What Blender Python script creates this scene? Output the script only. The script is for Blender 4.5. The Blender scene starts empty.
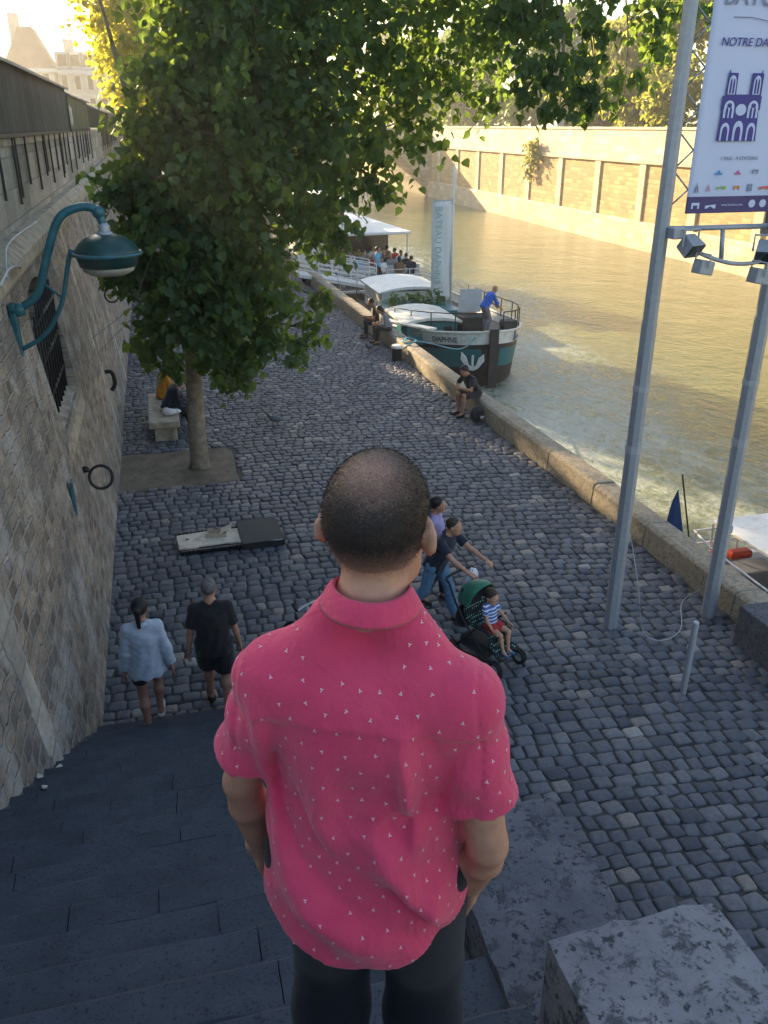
import bpy, bmesh, math, random
import numpy as np
from mathutils import Vector, Matrix, Euler
from mathutils.bvhtree import BVHTree
random.seed(7); RNG = np.random.default_rng(11)
S = bpy.context.scene
COL = S.collection
R = math.radians
pi = math.pi

# ------------------------------------------------------------------ tags
def tag(o, label=None, cat=None, group=None, kind=None):
    if label: o['label'] = label
    if cat: o['category'] = cat
    if group: o['group'] = group
    if kind: o['kind'] = kind
    return o

def empty(name, loc=(0, 0, 0), rz=0.0, label=None, cat=None, group=None):
    o = bpy.data.objects.new(name, None)
    o.empty_display_size = 0.2
    COL.objects.link(o)
    o.location = loc
    o.rotation_euler = (0, 0, rz)
    return tag(o, label, cat, group)

def copy_tree(o, parent=None):
    c = o.copy()
    COL.objects.link(c)
    if parent is not None:
        c.parent = parent
    for ch in list(o.children):
        copy_tree(ch, c)
    return c

# ------------------------------------------------------------------ materials
def nodes(name):
    m = bpy.data.materials.new(name)
    m.use_nodes = True
    nt = m.node_tree
    b = nt.nodes['Principled BSDF']
    return m, nt, b

def N(nt, t, **kw):
    n = nt.nodes.new(t)
    for k, v in kw.items():
        if k in n.inputs:
            n.inputs[k].default_value = v
        else:
            setattr(n, k, v)
    return n

def rgb(c):
    return (c[0], c[1], c[2], 1.0)

def ramp(nt, fac, stops):
    r = nt.nodes.new('ShaderNodeValToRGB')
    el = r.color_ramp.elements
    while len(el) > 1:
        el.remove(el[0])
    el[0].position = stops[0][0]; el[0].color = rgb(stops[0][1])
    for p, c in stops[1:]:
        e = el.new(p); e.color = rgb(c)
    nt.links.new(fac, r.inputs['Fac'])
    return r.outputs['Color']

def mix(nt, fac, a, b, blend='MIX'):
    m = nt.nodes.new('ShaderNodeMix')
    m.data_type = 'RGBA'; m.blend_type = blend
    for sock, v in ((m.inputs[0], fac), (m.inputs[6], a), (m.inputs[7], b)):
        if hasattr(v, 'is_linked'):
            nt.links.new(v, sock)
        else:
            sock.default_value = v if not isinstance(v, tuple) or len(v) == 4 else rgb(v)
    return m.outputs[2]

def mapping(nt, scale=(1, 1, 1), coord='Object', rot=(0, 0, 0)):
    tc = nt.nodes.new('ShaderNodeTexCoord')
    mp = nt.nodes.new('ShaderNodeMapping')
    mp.inputs['Scale'].default_value = scale
    mp.inputs['Rotation'].default_value = rot
    nt.links.new(tc.outputs[coord], mp.inputs['Vector'])
    return mp.outputs['Vector']

def noise(nt, vec, scale, detail=4, rough=.6, dist=0):
    n = nt.nodes.new('ShaderNodeTexNoise')
    n.inputs['Scale'].default_value = scale
    n.inputs['Detail'].default_value = detail
    n.inputs['Roughness'].default_value = rough
    n.inputs['Distortion'].default_value = dist
    if vec is not None: nt.links.new(vec, n.inputs['Vector'])
    return n

def bump(nt, b, height, strength=.3, dist=.01):
    bp = nt.nodes.new('ShaderNodeBump')
    bp.inputs['Strength'].default_value = strength
    bp.inputs['Distance'].default_value = dist
    nt.links.new(height, bp.inputs['Height'])
    nt.links.new(bp.outputs['Normal'], b.inputs['Normal'])
    return bp

def mat(name, base, rough=.7, var=.25, scale=6., bmp=0., bscale=60., metal=0., spec=.4, dirt=None, dirtscale=3., bdist=.004, sheen=0):
    m, nt, b = nodes(name)
    v = mapping(nt)
    n = noise(nt, v, scale)
    lo = tuple(c * (1 - var) for c in base); hi = tuple(min(1, c * (1 + var)) for c in base)
    c = ramp(nt, n.outputs['Fac'], [(.3, lo), (.7, hi)])
    if dirt:
        n2 = noise(nt, v, dirtscale, 6, .65)
        f = ramp(nt, n2.outputs['Fac'], [(.5, (0, 0, 0)), (.68, (1, 1, 1))])
        c = mix(nt, f, c, dirt)
    nt.links.new(c, b.inputs['Base Color'])
    b.inputs['Roughness'].default_value = rough
    b.inputs['Metallic'].default_value = metal
    b.inputs['Specular IOR Level'].default_value = spec
    if sheen: b.inputs['Sheen Weight'].default_value = sheen
    if bmp:
        nb = noise(nt, v, bscale, 5, .6)
        bump(nt, b, nb.outputs['Fac'], bmp, bdist)
    return m

# ------------------------------------------------------------------ mesh building
def new_obj(name, verts, faces, mats, parent=None, smooth=False, midx=None):
    me = bpy.data.meshes.new(name)
    if isinstance(faces, np.ndarray):
        verts = np.asarray(verts, dtype=np.float32)
        nv, nf, k = len(verts), len(faces), faces.shape[1]
        me.vertices.add(nv); me.vertices.foreach_set('co', verts.ravel())
        me.loops.add(nf * k); me.loops.foreach_set('vertex_index', faces.astype(np.int32).ravel())
        me.polygons.add(nf)
        me.polygons.foreach_set('loop_start', np.arange(0, nf * k, k, dtype=np.int32))
        if midx is not None: me.polygons.foreach_set('material_index', np.asarray(midx, dtype=np.int32))
        me.update(calc_edges=True); me.validate()
    else:
        me.from_pydata([tuple(v) for v in verts], [], faces)
        if midx is not None: me.polygons.foreach_set('material_index', np.asarray(midx, dtype=np.int32))
        me.update()
    if not isinstance(mats, (list, tuple)): mats = [mats]
    for m in mats: me.materials.append(m)
    me.polygons.foreach_set('use_smooth', np.full(len(me.polygons), bool(smooth)))
    o = bpy.data.objects.new(name, me)
    COL.objects.link(o)
    if parent is not None: o.parent = parent
    return o

class MB:
    """collects shapes and links them as one mesh object"""
    def __init__(self): self.v = []; self.f = []; self.m = []
    def add(self, vs, fs, M=None, mi=0):
        b = len(self.v)
        for p in vs:
            p = Vector(p)
            if M is not None: p = M @ p
            self.v.append(p)
        for f in fs:
            self.f.append([b + i for i in f]); self.m.append(mi)
        return self
    def box(self, c, s, M=None, mi=0, rz=0, jit=0.0):
        x, y, z = s[0] / 2, s[1] / 2, s[2] / 2
        vs = [(-x, -y, -z), (x, -y, -z), (x, y, -z), (-x, y, -z), (-x, -y, z), (x, -y, z), (x, y, z), (-x, y, z)]
        T = Matrix.Translation(c) @ Matrix.Rotation(rz, 4, 'Z')
        vs = [T @ Vector((a + random.uniform(-jit, jit), b_ + random.uniform(-jit, jit), c_ + random.uniform(-jit, jit))) for a, b_, c_ in vs]
        return self.add(vs, [(0, 3, 2, 1), (4, 5, 6, 7), (0, 1, 5, 4), (1, 2, 6, 5), (2, 3, 7, 6), (3, 0, 4, 7)], M, mi)
    def box2(self, a, b, M=None, mi=0, jit=0.0):
        return self.box([(a[i] + b[i]) / 2 for i in range(3)], [abs(b[i] - a[i]) for i in range(3)], M, mi, 0, jit)
    def tube(self, pts, r, n=8, M=None, mi=0, cap=True, flat=None):
        pts = [Vector(p) for p in pts]
        rs = r if isinstance(r, (list, tuple)) else [r] * len(pts)
        vs = []; fs = []
        prev = None
        for i, p in enumerate(pts):
            t = (pts[min(i + 1, len(pts) - 1)] - pts[max(i - 1, 0)])
            if t.length < 1e-9: t = Vector((0, 0, 1))
            t.normalize()
            if prev is None:
                u = t.cross(Vector((0, 0, 1)))
                if u.length < .05: u = t.cross(Vector((0, 1, 0)))
            else:
                u = prev - t * prev.dot(t)
            u.normalize(); prev = u
            w = t.cross(u)
            for k in range(n):
                a = 2 * pi * k / n
                vs.append(p + (u * math.cos(a) + w * math.sin(a) * (flat or 1)) * rs[i])
        for i in range(len(pts) - 1):
            for k in range(n):
                k2 = (k + 1) % n
                fs.append((i * n + k, i * n + k2, (i + 1) * n + k2, (i + 1) * n + k))
        if cap:
            fs.append(tuple(reversed(range(n)))); fs.append(tuple(range((len(pts) - 1) * n, len(pts) * n)))
        return self.add(vs, fs, M, mi)
    def lathe(self, prof, c=(0, 0, 0), n=24, M=None, mi=0, sx=1, sy=1):
        vs = []; fs = []
        for (r, z) in prof:
            for k in range(n):
                a = 2 * pi * k / n
                vs.append((c[0] + r * sx * math.cos(a), c[1] + r * sy * math.sin(a), c[2] + z))
        L = len(prof)
        for i in range(L - 1):
            for k in range(n):
                k2 = (k + 1) % n
                fs.append((i * n + k, i * n + k2, (i + 1) * n + k2, (i + 1) * n + k))
        fs.append(tuple(reversed(range(n)))); fs.append(tuple(range((L - 1) * n, L * n)))
        return self.add(vs, fs, M, mi)
    def prism(self, poly, depth, M=None, mi=0):
        """poly in local xy extruded along +z by depth"""
        n = len(poly)
        vs = [(p[0], p[1], 0) for p in poly] + [(p[0], p[1], depth) for p in poly]
        fs = [tuple(reversed(range(n))), tuple(range(n, 2 * n))]
        fs += [(i, (i + 1) % n, n + (i + 1) % n, n + i) for i in range(n)]
        return self.add(vs, fs, M, mi)
    def sphere(self, c, r, M=None, mi=0, n=12, m=8):
        rr = r if isinstance(r, (list, tuple)) else (r, r, r)
        vs = [(c[0], c[1], c[2] - rr[2])]; fs = []
        for i in range(1, m):
            ph = -pi / 2 + pi * i / m
            for k in range(n):
                a = 2 * pi * k / n
                vs.append((c[0] + rr[0] * math.cos(ph) * math.cos(a), c[1] + rr[1] * math.cos(ph) * math.sin(a), c[2] + rr[2] * math.sin(ph)))
        vs.append((c[0], c[1], c[2] + rr[2]))
        for k in range(n):
            fs.append((0, 1 + (k + 1) % n, 1 + k)); fs.append((len(vs) - 1, 1 + (m - 2) * n + k, 1 + (m - 2) * n + (k + 1) % n))
        for i in range(m - 2):
            for k in range(n):
                k2 = (k + 1) % n
                fs.append((1 + i * n + k, 1 + i * n + k2, 1 + (i + 1) * n + k2, 1 + (i + 1) * n + k))
        return self.add(vs, fs, M, mi)
    def build(self, name, mats, parent=None, smooth=False, bevel=0, seg=2, angle=None):
        o = new_obj(name, self.v, self.f, mats, parent, smooth, self.m)
        bm = bmesh.new(); bm.from_mesh(o.data); bmesh.ops.recalc_face_normals(bm, faces=bm.faces); bm.to_mesh(o.data); bm.free()
        if smooth and angle is not None:
            o.data.set_sharp_from_angle(angle=R(angle))
        if bevel:
            md = o.modifiers.new('bevel', 'BEVEL'); md.width = bevel; md.segments = seg; md.limit_method = 'ANGLE'; md.angle_limit = R(35)
        return o

def bez(pts, n=12):
    """Catmull-Rom through points"""
    P = [Vector(p) for p in pts]
    P = [P[0] * 2 - P[1]] + P + [P[-1] * 2 - P[-2]]
    out = []
    for i in range(1, len(P) - 2):
        for k in range(n):
            t = k / n
            a, b, c, d = P[i - 1], P[i], P[i + 1], P[i + 2]
            out.append(.5 * ((2 * b) + (c - a) * t + (2 * a - 5 * b + 4 * c - d) * t * t + (3 * b - a - 3 * c + d) * t ** 3))
    out.append(P[-2])
    return out

def text_obj(name, body, size, M, m, parent=None, depth=.002, align='LEFT', xscale=1.0, shear=0.0):
    cu = bpy.data.curves.new(name, 'FONT')
    cu.body = body; cu.size = size; cu.extrude = depth; cu.align_x = align; cu.shear = shear
    t = bpy.data.objects.new(name, cu)
    me = bpy.data.meshes.new_from_object(t)
    me.name = name
    bpy.data.objects.remove(t)
    me.transform(M @ Matrix.Diagonal((xscale, 1, 1, 1)))
    me.materials.clear(); me.materials.append(m)
    o = bpy.data.objects.new(name, me)
    COL.objects.link(o)
    if parent is not None: o.parent = parent
    return o
# ------------------------------------------------------------------ implicit surfaces for people
def v3(p): return np.array([p[0], p[1], p[2]], dtype=np.float64)
def smin(a, b, k):
    h = np.clip(.5 + .5 * (b - a) / k, 0, 1)
    return b + (a - b) * h - k * h * (1 - h)
def smax(a, b, k): return -smin(-a, -b, k)

def cap(a, b, ra, rb=None, k=.03, sq=None, cut=None, op='u'):
    return dict(t='c', a=v3(a), b=v3(b), ra=ra, rb=ra if rb is None else rb, k=k, sq=sq, cut=cut, op=op)
def ell(c, r, rot=None, k=.03, cut=None, op='u'):
    return dict(t='e', c=v3(c), r=v3(r), rot=None if rot is None else np.array(rot), k=k, cut=cut, op=op)

def prim_d(q, P):
    if q['t'] == 'c':
        ba = q['b'] - q['a']; pa = P - q['a']
        L = float(ba @ ba)
        h = np.clip((pa @ ba) / max(L, 1e-9), 0, 1)
        w = pa - h[:, None] * ba
        if q['sq'] is not None:
            n, s = q['sq']; n = v3(n)
            w = w + np.outer(w @ n, n) * (s - 1)
        d = np.sqrt((w * w).sum(1)) - (q['ra'] + (q['rb'] - q['ra']) * h)
    else:
        w = P - q['c']
        if q['rot'] is not None: w = w @ q['rot']
        k0 = np.sqrt(((w / q['r']) ** 2).sum(1)); k1 = np.sqrt(((w / q['r'] ** 2) ** 2).sum(1))
        d = k0 * (k0 - 1) / np.maximum(k1, 1e-6)
    if q['cut'] is not None:
        for c, n in q['cut']:
            d = np.maximum(d, (P - v3(c)) @ v3(n))
    return d

def sdf(prims, P):
    d = None
    for q in prims:
        e = prim_d(q, P)
        if d is None: d = e
        elif q['op'] == 'u': d = smin(d, e, q['k'])
        elif q['op'] == 'h': d = np.minimum(d, e)
        else: d = smax(d, -e, q['k'])
    return d

def bounds(prims, pad):
    lo = np.full(3, 1e9); hi = -lo
    for q in prims:
        if q['op'] == 's': continue
        if q['t'] == 'c':
            r = max(q['ra'], q['rb']); pts = [q['a'], q['b']]
        else:
            r = q['r'].max(); pts = [q['c']]
        for p in pts:
            lo = np.minimum(lo, p - r); hi = np.maximum(hi, p + r)
    return lo - pad, hi + pad

def surfnet(f, lo, hi, h, smooth=1):
    C = 4
    n = np.ceil((hi - lo) / h).astype(int) + 1
    nc = np.ceil(n / C).astype(int)
    n = nc * C
    ax = [lo[i] + h * (np.arange(nc[i]) * C + (C - 1) / 2) for i in range(3)]
    g = np.stack(np.meshgrid(*ax, indexing='ij'), -1).reshape(-1, 3)
    Vc = f(g).reshape(nc)
    V = np.repeat(np.repeat(np.repeat(Vc, C, 0), C, 1), C, 2).astype(np.float32)
    near = np.abs(Vc) < h * C * 1.75
    near = np.repeat(np.repeat(np.repeat(near, C, 0), C, 1), C, 2)
    idx = np.argwhere(near)
    out = np.empty(len(idx), dtype=np.float32)
    for s in range(0, len(idx), 400000):
        out[s:s + 400000] = f(lo + idx[s:s + 400000] * h)
    V[near] = out
    sg = V < 0
    acc = np.zeros((n[0] - 1, n[1] - 1, n[2] - 1, 3), dtype=np.float32); cnt = np.zeros(acc.shape[:3], dtype=np.int32)
    crossings = []
    for a in range(3):
        sl0 = [slice(None)] * 3; sl1 = [slice(None)] * 3
        sl0[a] = slice(0, -1); sl1[a] = slice(1, None)
        A = V[tuple(sl0)]; B = V[tuple(sl1)]
        cr = sg[tuple(sl0)] != sg[tuple(sl1)]
        e = np.argwhere(cr)
        va = A[cr]; vb = B[cr]
        t = va / (va - vb)
        pos = e.astype(np.float32); pos[:, a] += t
        b, c = [(1, 2), (2, 0), (0, 1)][a]
        for db in (0, -1):
            for dc in (0, -1):
                q = e.copy(); q[:, b] += db; q[:, c] += dc
                ok = np.all((q >= 0) & (q < np.array(cnt.shape)), axis=1)
                qq = q[ok]
                np.add.at(acc, (qq[:, 0], qq[:, 1], qq[:, 2]), pos[ok])
                np.add.at(cnt, (qq[:, 0], qq[:, 1], qq[:, 2]), 1)
        crossings.append((a, b, c, e, va < 0))
    m = cnt > 0
    vid = np.full(cnt.shape, -1, dtype=np.int64); vid[m] = np.arange(m.sum())
    verts = acc[m] / cnt[m][:, None]
    faces = []
    for a, b, c, e, neg in crossings:
        qs = []
        for db, dc in ((0, 0), (-1, 0), (-1, -1), (0, -1)):
            q = e.copy(); q[:, b] += db; q[:, c] += dc; qs.append(q)
        ok = np.ones(len(e), bool)
        for q in qs: ok &= np.all((q >= 0) & (q < np.array(cnt.shape)), axis=1)
        F = np.stack([vid[q[ok][:, 0], q[ok][:, 1], q[ok][:, 2]] for q in qs], 1)
        ng = neg[ok]
        F[~ng] = F[~ng][:, ::-1]
        faces.append(F)
    F = np.concatenate(faces)
    F = F[np.all(F >= 0, axis=1)]
    X = verts.astype(np.float64)
    for _ in range(smooth):
        s = np.zeros_like(X); k = np.zeros(len(X))
        for i in range(4):
            j = (i + 1) % 4
            np.add.at(s, F[:, i], X[F[:, j]]); np.add.at(k, F[:, i], 1)
            np.add.at(s, F[:, j], X[F[:, i]]); np.add.at(k, F[:, j], 1)
        X = X * .4 + .6 * s / np.maximum(k, 1)[:, None]
    return lo + X * h, F

def rotm(ax, a):
    return np.array(Matrix.Rotation(a, 3, ax))

def ik(a, b, l1, l2, pole):
    a, b, pole = v3(a), v3(b), v3(pole)
    d = b - a; L = np.linalg.norm(d); u = d / L
    L = min(L, (l1 + l2) * .998)
    x = (l1 * l1 - l2 * l2 + L * L) / (2 * L)
    h = math.sqrt(max(l1 * l1 - x * x, 0))
    p = pole - u * (pole @ u); p /= np.linalg.norm(p)
    return a + u * x + p * h, a + u * L

def hand_prims(w, d, n, t, s=1.0, curl=.35):
    """w wrist, d towards the fingers, n where the palm faces, t thumb side"""
    w, d, n, t = v3(w), v3(d), v3(n), v3(t)
    d = d / np.linalg.norm(d); n = n - d * (n @ d); n /= np.linalg.norm(n)
    t = t - d * (t @ d) - n * (t @ n); t /= np.linalg.norm(t)
    pr = [cap(w - d * .03 * s, w + d * .03 * s, .026 * s, .028 * s, .01, (n, 1.3)),
          cap(w + d * .025 * s + t * .012 * s, w + d * .08 * s + t * .017 * s, .024 * s, .026 * s, .015, (n, 2.0)),
          cap(w + d * .025 * s - t * .012 * s, w + d * .075 * s - t * .019 * s, .024 * s, .024 * s, .015, (n, 2.0))]
    for i, (L, off) in enumerate(((.07, .031), (.078, .0105), (.072, -.0105), (.056, -.031))):
        p = w + (d * (.092 - .004 * abs(i - 1)) + t * off) * s
        a = curl * .6
        for j, (fr, r0, r1) in enumerate(((.45, .0098, .0088), (.32, .0088, .008), (.23, .008, .0066))):
            dv = d * math.cos(a) + n * math.sin(a) + t * off * .8
            q = p + dv * L * fr * s
            pr.append(cap(p, q, r0 * s, r1 * s, .004))
            p = q; a += curl
    p = w + (d * .028 + t * .026) * s
    q = p + (d * .6 + t * .65 + n * .35) * .042 * s
    r = q + (d * .85 + t * .15 + n * .5) * .034 * s
    pr += [cap(p, q, .0135 * s, .0105 * s, .012), cap(q, r, .0105 * s, .008 * s, .004)]
    return pr

def head_prims(c, Rh, s=1.0, k=.02, ear=1.0):
    """c head centre, Rh head rotation"""
    T = lambda x, y, z: v3(c) + Rh @ (np.array([x, y, z]) * s)
    pr = [ell(T(0, -.016, .028), np.array((.077, .097, .093)) * s, Rh, .03),
          ell(T(0, .03, -.03), np.array((.062, .068, .088)) * s, Rh, .035),
          cap(T(-.03, .045, -.088), T(.03, .045, -.088), .026 * s, None, .03),
          cap(T(0, .075, -.096), T(0, .075, -.096), .021 * s, None, .03),
          cap(T(-.04, .082, .022), T(.04, .082, .022), .012 * s, None, .02),
          ell(T(-.042, .062, -.028), np.array((.022, .024, .022)) * s, Rh, .02),
          ell(T(.042, .062, -.028), np.array((.022, .024, .022)) * s, Rh, .02),
          cap(T(-.032, .108, .003), T(-.032, .108, .003), .017 * s, None, .012, op='s'),
          cap(T(.032, .108, .003), T(.032, .108, .003), .017 * s, None, .012, op='s'),
          cap(T(0, .094, .012), T(0, .116, -.026), .009 * s, .013 * s, .01),
          cap(T(-.012, .1, -.033), T(.012, .1, -.033), .009 * s, None, .008),
          cap(T(-.019, .092, -.058), T(.019, .092, -.058), .0075 * s, None, .006),
          cap(T(-.016, .09, -.069), T(.016, .09, -.069), .0085 * s, None, .006)]
    for sx in (-1, 1):
        E = Rh @ rotm('Z', sx * R(36 if ear > 1 else 24)) @ rotm('X', R(-10))
        pr += [ell(T(sx * (.079 + .004 * (ear > 1)), -.012, -.006), np.array((.0095, .021 * ear, .034)) * s, E, .006),
               ell(T(sx * .094, .002, -.004), np.array((.008, .010, .018)) * s, E, .004, op='s')]
    return pr, T

def drape(P, d, pel):
    z = P[:, 2] - pel[2]; a = np.arctan2(P[:, 0], P[:, 1])
    lo = np.clip((.34 - z) / .25, 0, 1)
    return d + lo * .0065 * np.sin(a * 8 + 2.2 * np.sin(z * 9)) + .0035 * np.sin(P[:, 0] * 30 + z * 46) * np.sin(z * 27 - P[:, 1] * 31)

def human(label, loc, yaw, height=1.75, h=.014, skin=None, pel=(0, 0, .95), lean=0, side=0, twist=0, head=(0, 0), wid=1.0, fat=1.0,
          wr=((-.24, .02, .8), (.24, .02, .8)), epole=((-.4, -1, 0), (.4, -1, 0)), an=((-.1, 0, .085), (.1, 0, .085)), kpole=((-.05, 1, 0), (.05, 1, 0)),
          footyaw=(8, -8), footpitch=(0, 0), top=None, bottom=None, hair=None, shoes=None, hands=True, hdir=None, hpalm=None, curl=.4, group=None, child=False, hh=.0045, cat='person', root=None, shz=.44, shy=-.005, hscale=1.0, ear=1.0, neck=.075, nz=0.0):
    s = height / 1.75
    hs = hscale
    if child: hs = 1.55
    pel = v3(pel)
    RT = rotm('Z', twist) @ rotm('Y', side) @ rotm('X', -lean)
    U = lambda x, y, z: pel + RT @ np.array([x, y, z])
    sh = [U(-.175 * wid, shy, shz), U(.175 * wid, shy, shz)]; gy = shy * .7 - .005; gz = shz - .015
    hip = [pel + rotm('Z', twist * .4) @ np.array([sx * .092, 0, -.02]) for sx in (-1, 1)]
    nb = U(0, -.012, .51 + nz)
    Rh = rotm('Z', head[0]) @ rotm('X', -lean * .45 + head[1])
    nv = RT @ np.array([0, .02, neck])
    hc = nb + nv + Rh @ np.array([0, .02, .085 * (1.2 if child else 1)])
    el = [None, None]; w = [None, None]; kn = [None, None]; ank = [None, None]
    for i in (0, 1):
        el[i], w[i] = ik(sh[i], wr[i], .30, .265, epole[i])
        kn[i], ank[i] = ik(hip[i], an[i], .435, .43, kpole[i])
    sqy = (RT @ np.array([0, 1., 0]), 1.4)
    f = fat
    bp = [ell(pel, (.155 * f, .112 * f, .13), RT, .05),
          cap(U(0, 0, .08), U(0, 0, .3), .135 * f, .155 * f, .05, sqy),
          ell(U(0, -.005, .31), (.165 * wid, .108 * f, .16), RT, .05),
          cap(U(-.12 * wid, gy, gz), U(.12 * wid, gy, gz), .058, None, .05),
          cap(U(-.14 * wid, gy - .008, gz + .025), U(-.02, -.02, .535 + nz * .5), .036, .035, .04), cap(U(.14 * wid, gy - .008, gz + .025), U(.02, -.02, .535 + nz * .5), .036, .035, .04),
          cap(nb, hc + Rh @ np.array([0, -.02, -.055]), .056, .048, .02)]
    hp, HT = head_prims(hc, Rh, hs, .02, ear)
    for i in (0, 1):
        bp += [cap(sh[i], sh[i], .054, None, .03), cap(sh[i], el[i], .047 * (.5 + .5 * f), .036, .03), cap(el[i], el[i] + (w[i] - el[i]) * .3, .035, .0385, .012), cap(el[i] + (w[i] - el[i]) * .3, w[i], .038, .0245, .012)]
        mid = kn[i] + (ank[i] - kn[i]) * .32
        bk = RT @ np.array([0, -.018, 0])
        bp += [cap(hip[i], kn[i], .088 * f, .056, .04), cap(kn[i], mid + bk, .052, .056, .02), cap(mid + bk, ank[i], .052, .036, .04)]
    feet = []
    for i in (0, 1):
        fd = rotm('Z', R(footyaw[i])) @ rotm('X', R(footpitch[i])) @ np.array([0, 1., 0]); fu = rotm('Z', R(footyaw[i])) @ rotm('X', R(footpitch[i])) @ np.array([0, 0, 1.])
        heel = ank[i] - fd * .03 - fu * .045; toe = ank[i] + fd * .15 - fu * .052
        feet.append((ank[i], heel, toe, fd, fu))
        bp += [cap(ank[i], heel, .036, .036, .02), cap(ank[i], toe, .036, .03, .03, (fu, 1.25))]
    SC = s
    parts = []
    if root is None:
        root = empty('person', loc, yaw, label, cat, group)
    root['joints'] = 0
    del root['joints']
    def emit(name, V, F, m, parent, midx=None):
        return new_obj(name, V * SC, F, m, parent, True, midx)
    allp = bp + hp
    lo, hi = bounds(allp, .03)
    V, F = surfnet(lambda P: sdf(allp, P), lo, hi, h)
    Vs = [V]; Fs = [F]; mi = [np.zeros(len(F), int)]; off = len(V)
    if hands:
        for i in (0, 1):
            sx = -1 if i == 0 else 1
            d = (w[i] - el[i]) if hdir is None or hdir[i] is None else v3(hdir[i])
            n = RT @ np.array([-sx, -.15, 0]) if hpalm is None or hpalm[i] is None else v3(hpalm[i])
            du = d / np.linalg.norm(d)
            t = np.cross(du, n) * (1 if i == 1 else -1)
            t = t * (1 if (t @ (RT @ np.array([0, 1., 0]))) > -.2 else 1)
            if hpalm is None:
                t = RT @ np.array([0, 1., .2])
            hpz = hand_prims(w[i], du, n, t, hs if not child else 1.1, curl if not isinstance(curl, tuple) else curl[i])
            lo, hi = bounds(hpz, .012)
            V2, F2 = surfnet(lambda P: sdf(hpz, P), lo, hi, hh)
            Vs.append(V2); Fs.append(F2 + off); mi.append(np.zeros(len(F2), int)); off += len(V2)
    eyes = MB()
    for sx in (-1, 1):
        c = HT(sx * .032, .083, .004)
        e = [ell(c, np.array((.0125, .0125, .0125)) * hs, None, .01)]
        lo, hi = bounds(e, .006)
        V2, F2 = surfnet(lambda P: sdf(e, P), lo, hi, .003, 0)
        fw = Rh @ np.array([0, 1., 0])
        fc = V2[F2].mean(1) - c
        Vs.append(V2); Fs.append(F2 + off); mi.append(np.where(fc @ fw > .0108 * hs, 2, 1)); off += len(V2)
    body = emit('body', np.concatenate(Vs), np.concatenate(Fs), [skin, MAT['eye_white'], MAT['eye_dark']], root, np.concatenate(mi))
    # --- top
    if top:
        o = top.get('off', .016); L = top.get('sleeve', .62); fl = top.get('flare', 0)
        hem = top.get('hem', -.1)
        tp = [cap(U(0, 0, hem - .1), U(0, 0, .12), (.172 + fl) * f + o, .15 * f + o, .06, (sqy[0], 1.2), [(U(0, 0, hem), RT @ np.array([0, 0, -1.]))]),
              cap(U(0, 0, .1), U(0, 0, .3), .14 * f + o, .158 * f + o, .05, sqy),
              ell(U(0, -.005, .31), (.165 * wid + o, .108 * f + o, .16 + o * .6), RT, .05),
              cap(U(-.12 * wid, gy, gz), U(.12 * wid, gy, gz), .059 + o * .5, None, .05),
              cap(U(-.145 * wid, gy - .008, gz + .03), U(-.04, -.02, .508 + nz * .5), .037 + o * .5, .034 + o * .5, .04), cap(U(.145 * wid, gy - .008, gz + .03), U(.04, -.02, .508 + nz * .5), .037 + o * .5, .034 + o * .5, .04)]
        so = top.get('soff', .022)
        for i in (0, 1):
            ud = (el[i] - sh[i]) / np.linalg.norm(el[i] - sh[i])
            tp.append(cap(sh[i], sh[i], .055 + o * .5, None, .03))
            if L <= 1:
                e = sh[i] + (el[i] - sh[i]) * L
                tp.append(cap(sh[i], e + ud * .05, .05 + so * .35, .047 + so, .025, None, [(e, ud)]))
            else:
                fd = (w[i] - el[i]) / np.linalg.norm(w[i] - el[i])
                e = el[i] + (w[i] - el[i]) * (L - 1)
                tp.append(cap(sh[i], el[i], .05 + so * .4, .046 + so * .8, .025))
                tp.append(cap(el[i], e + fd * .05, .046 + so * .8, .034 + so, .03, None, [(e, fd)]))
        if top.get('extra'): tp += top['extra'](U, RT)
        post = top.get('post')
        fn = (lambda P: drape(P, sdf(tp, P), pel)) if post is None else (lambda P: post(P, sdf(tp, P), U, RT, dict(sh=sh, el=el, w=w)))
        lo, hi = bounds(tp, .03)
        V, F = surfnet(fn, lo, hi, top.get('h', h), 2)
        shirt = emit(top.get('name', 'shirt'), V, F, top['mat'], root)
        if top.get('collar'):
            cb = MB()
            ring = []
            for k in range(28):
                a = 2 * pi * k / 28
                gap = 1.0
                x, y = math.sin(a), -math.cos(a)
                dip = .035 * max(0, y)
                ring.append([U(x * .061, -.02 + y * .066, .50 + nz - dip * .6), U(x * .058, -.018 + y * .063, .545 + nz - dip), U(x * .064, -.019 + y * .069, .548 + nz - dip), U(x * .087, -.019 + y * .09, .507 + nz - dip * 1.6)])
            m_ = 4
            vs = [p * SC for r_ in ring for p in r_]
            fs = [(k * m_ + j, ((k + 1) % 28) * m_ + j, ((k + 1) % 28) * m_ + j + 1, k * m_ + j + 1) for k in range(28) for j in range(3)]
            cb.add(vs, fs)
            cb.build('collar', top['collar'], shirt, True)
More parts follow.
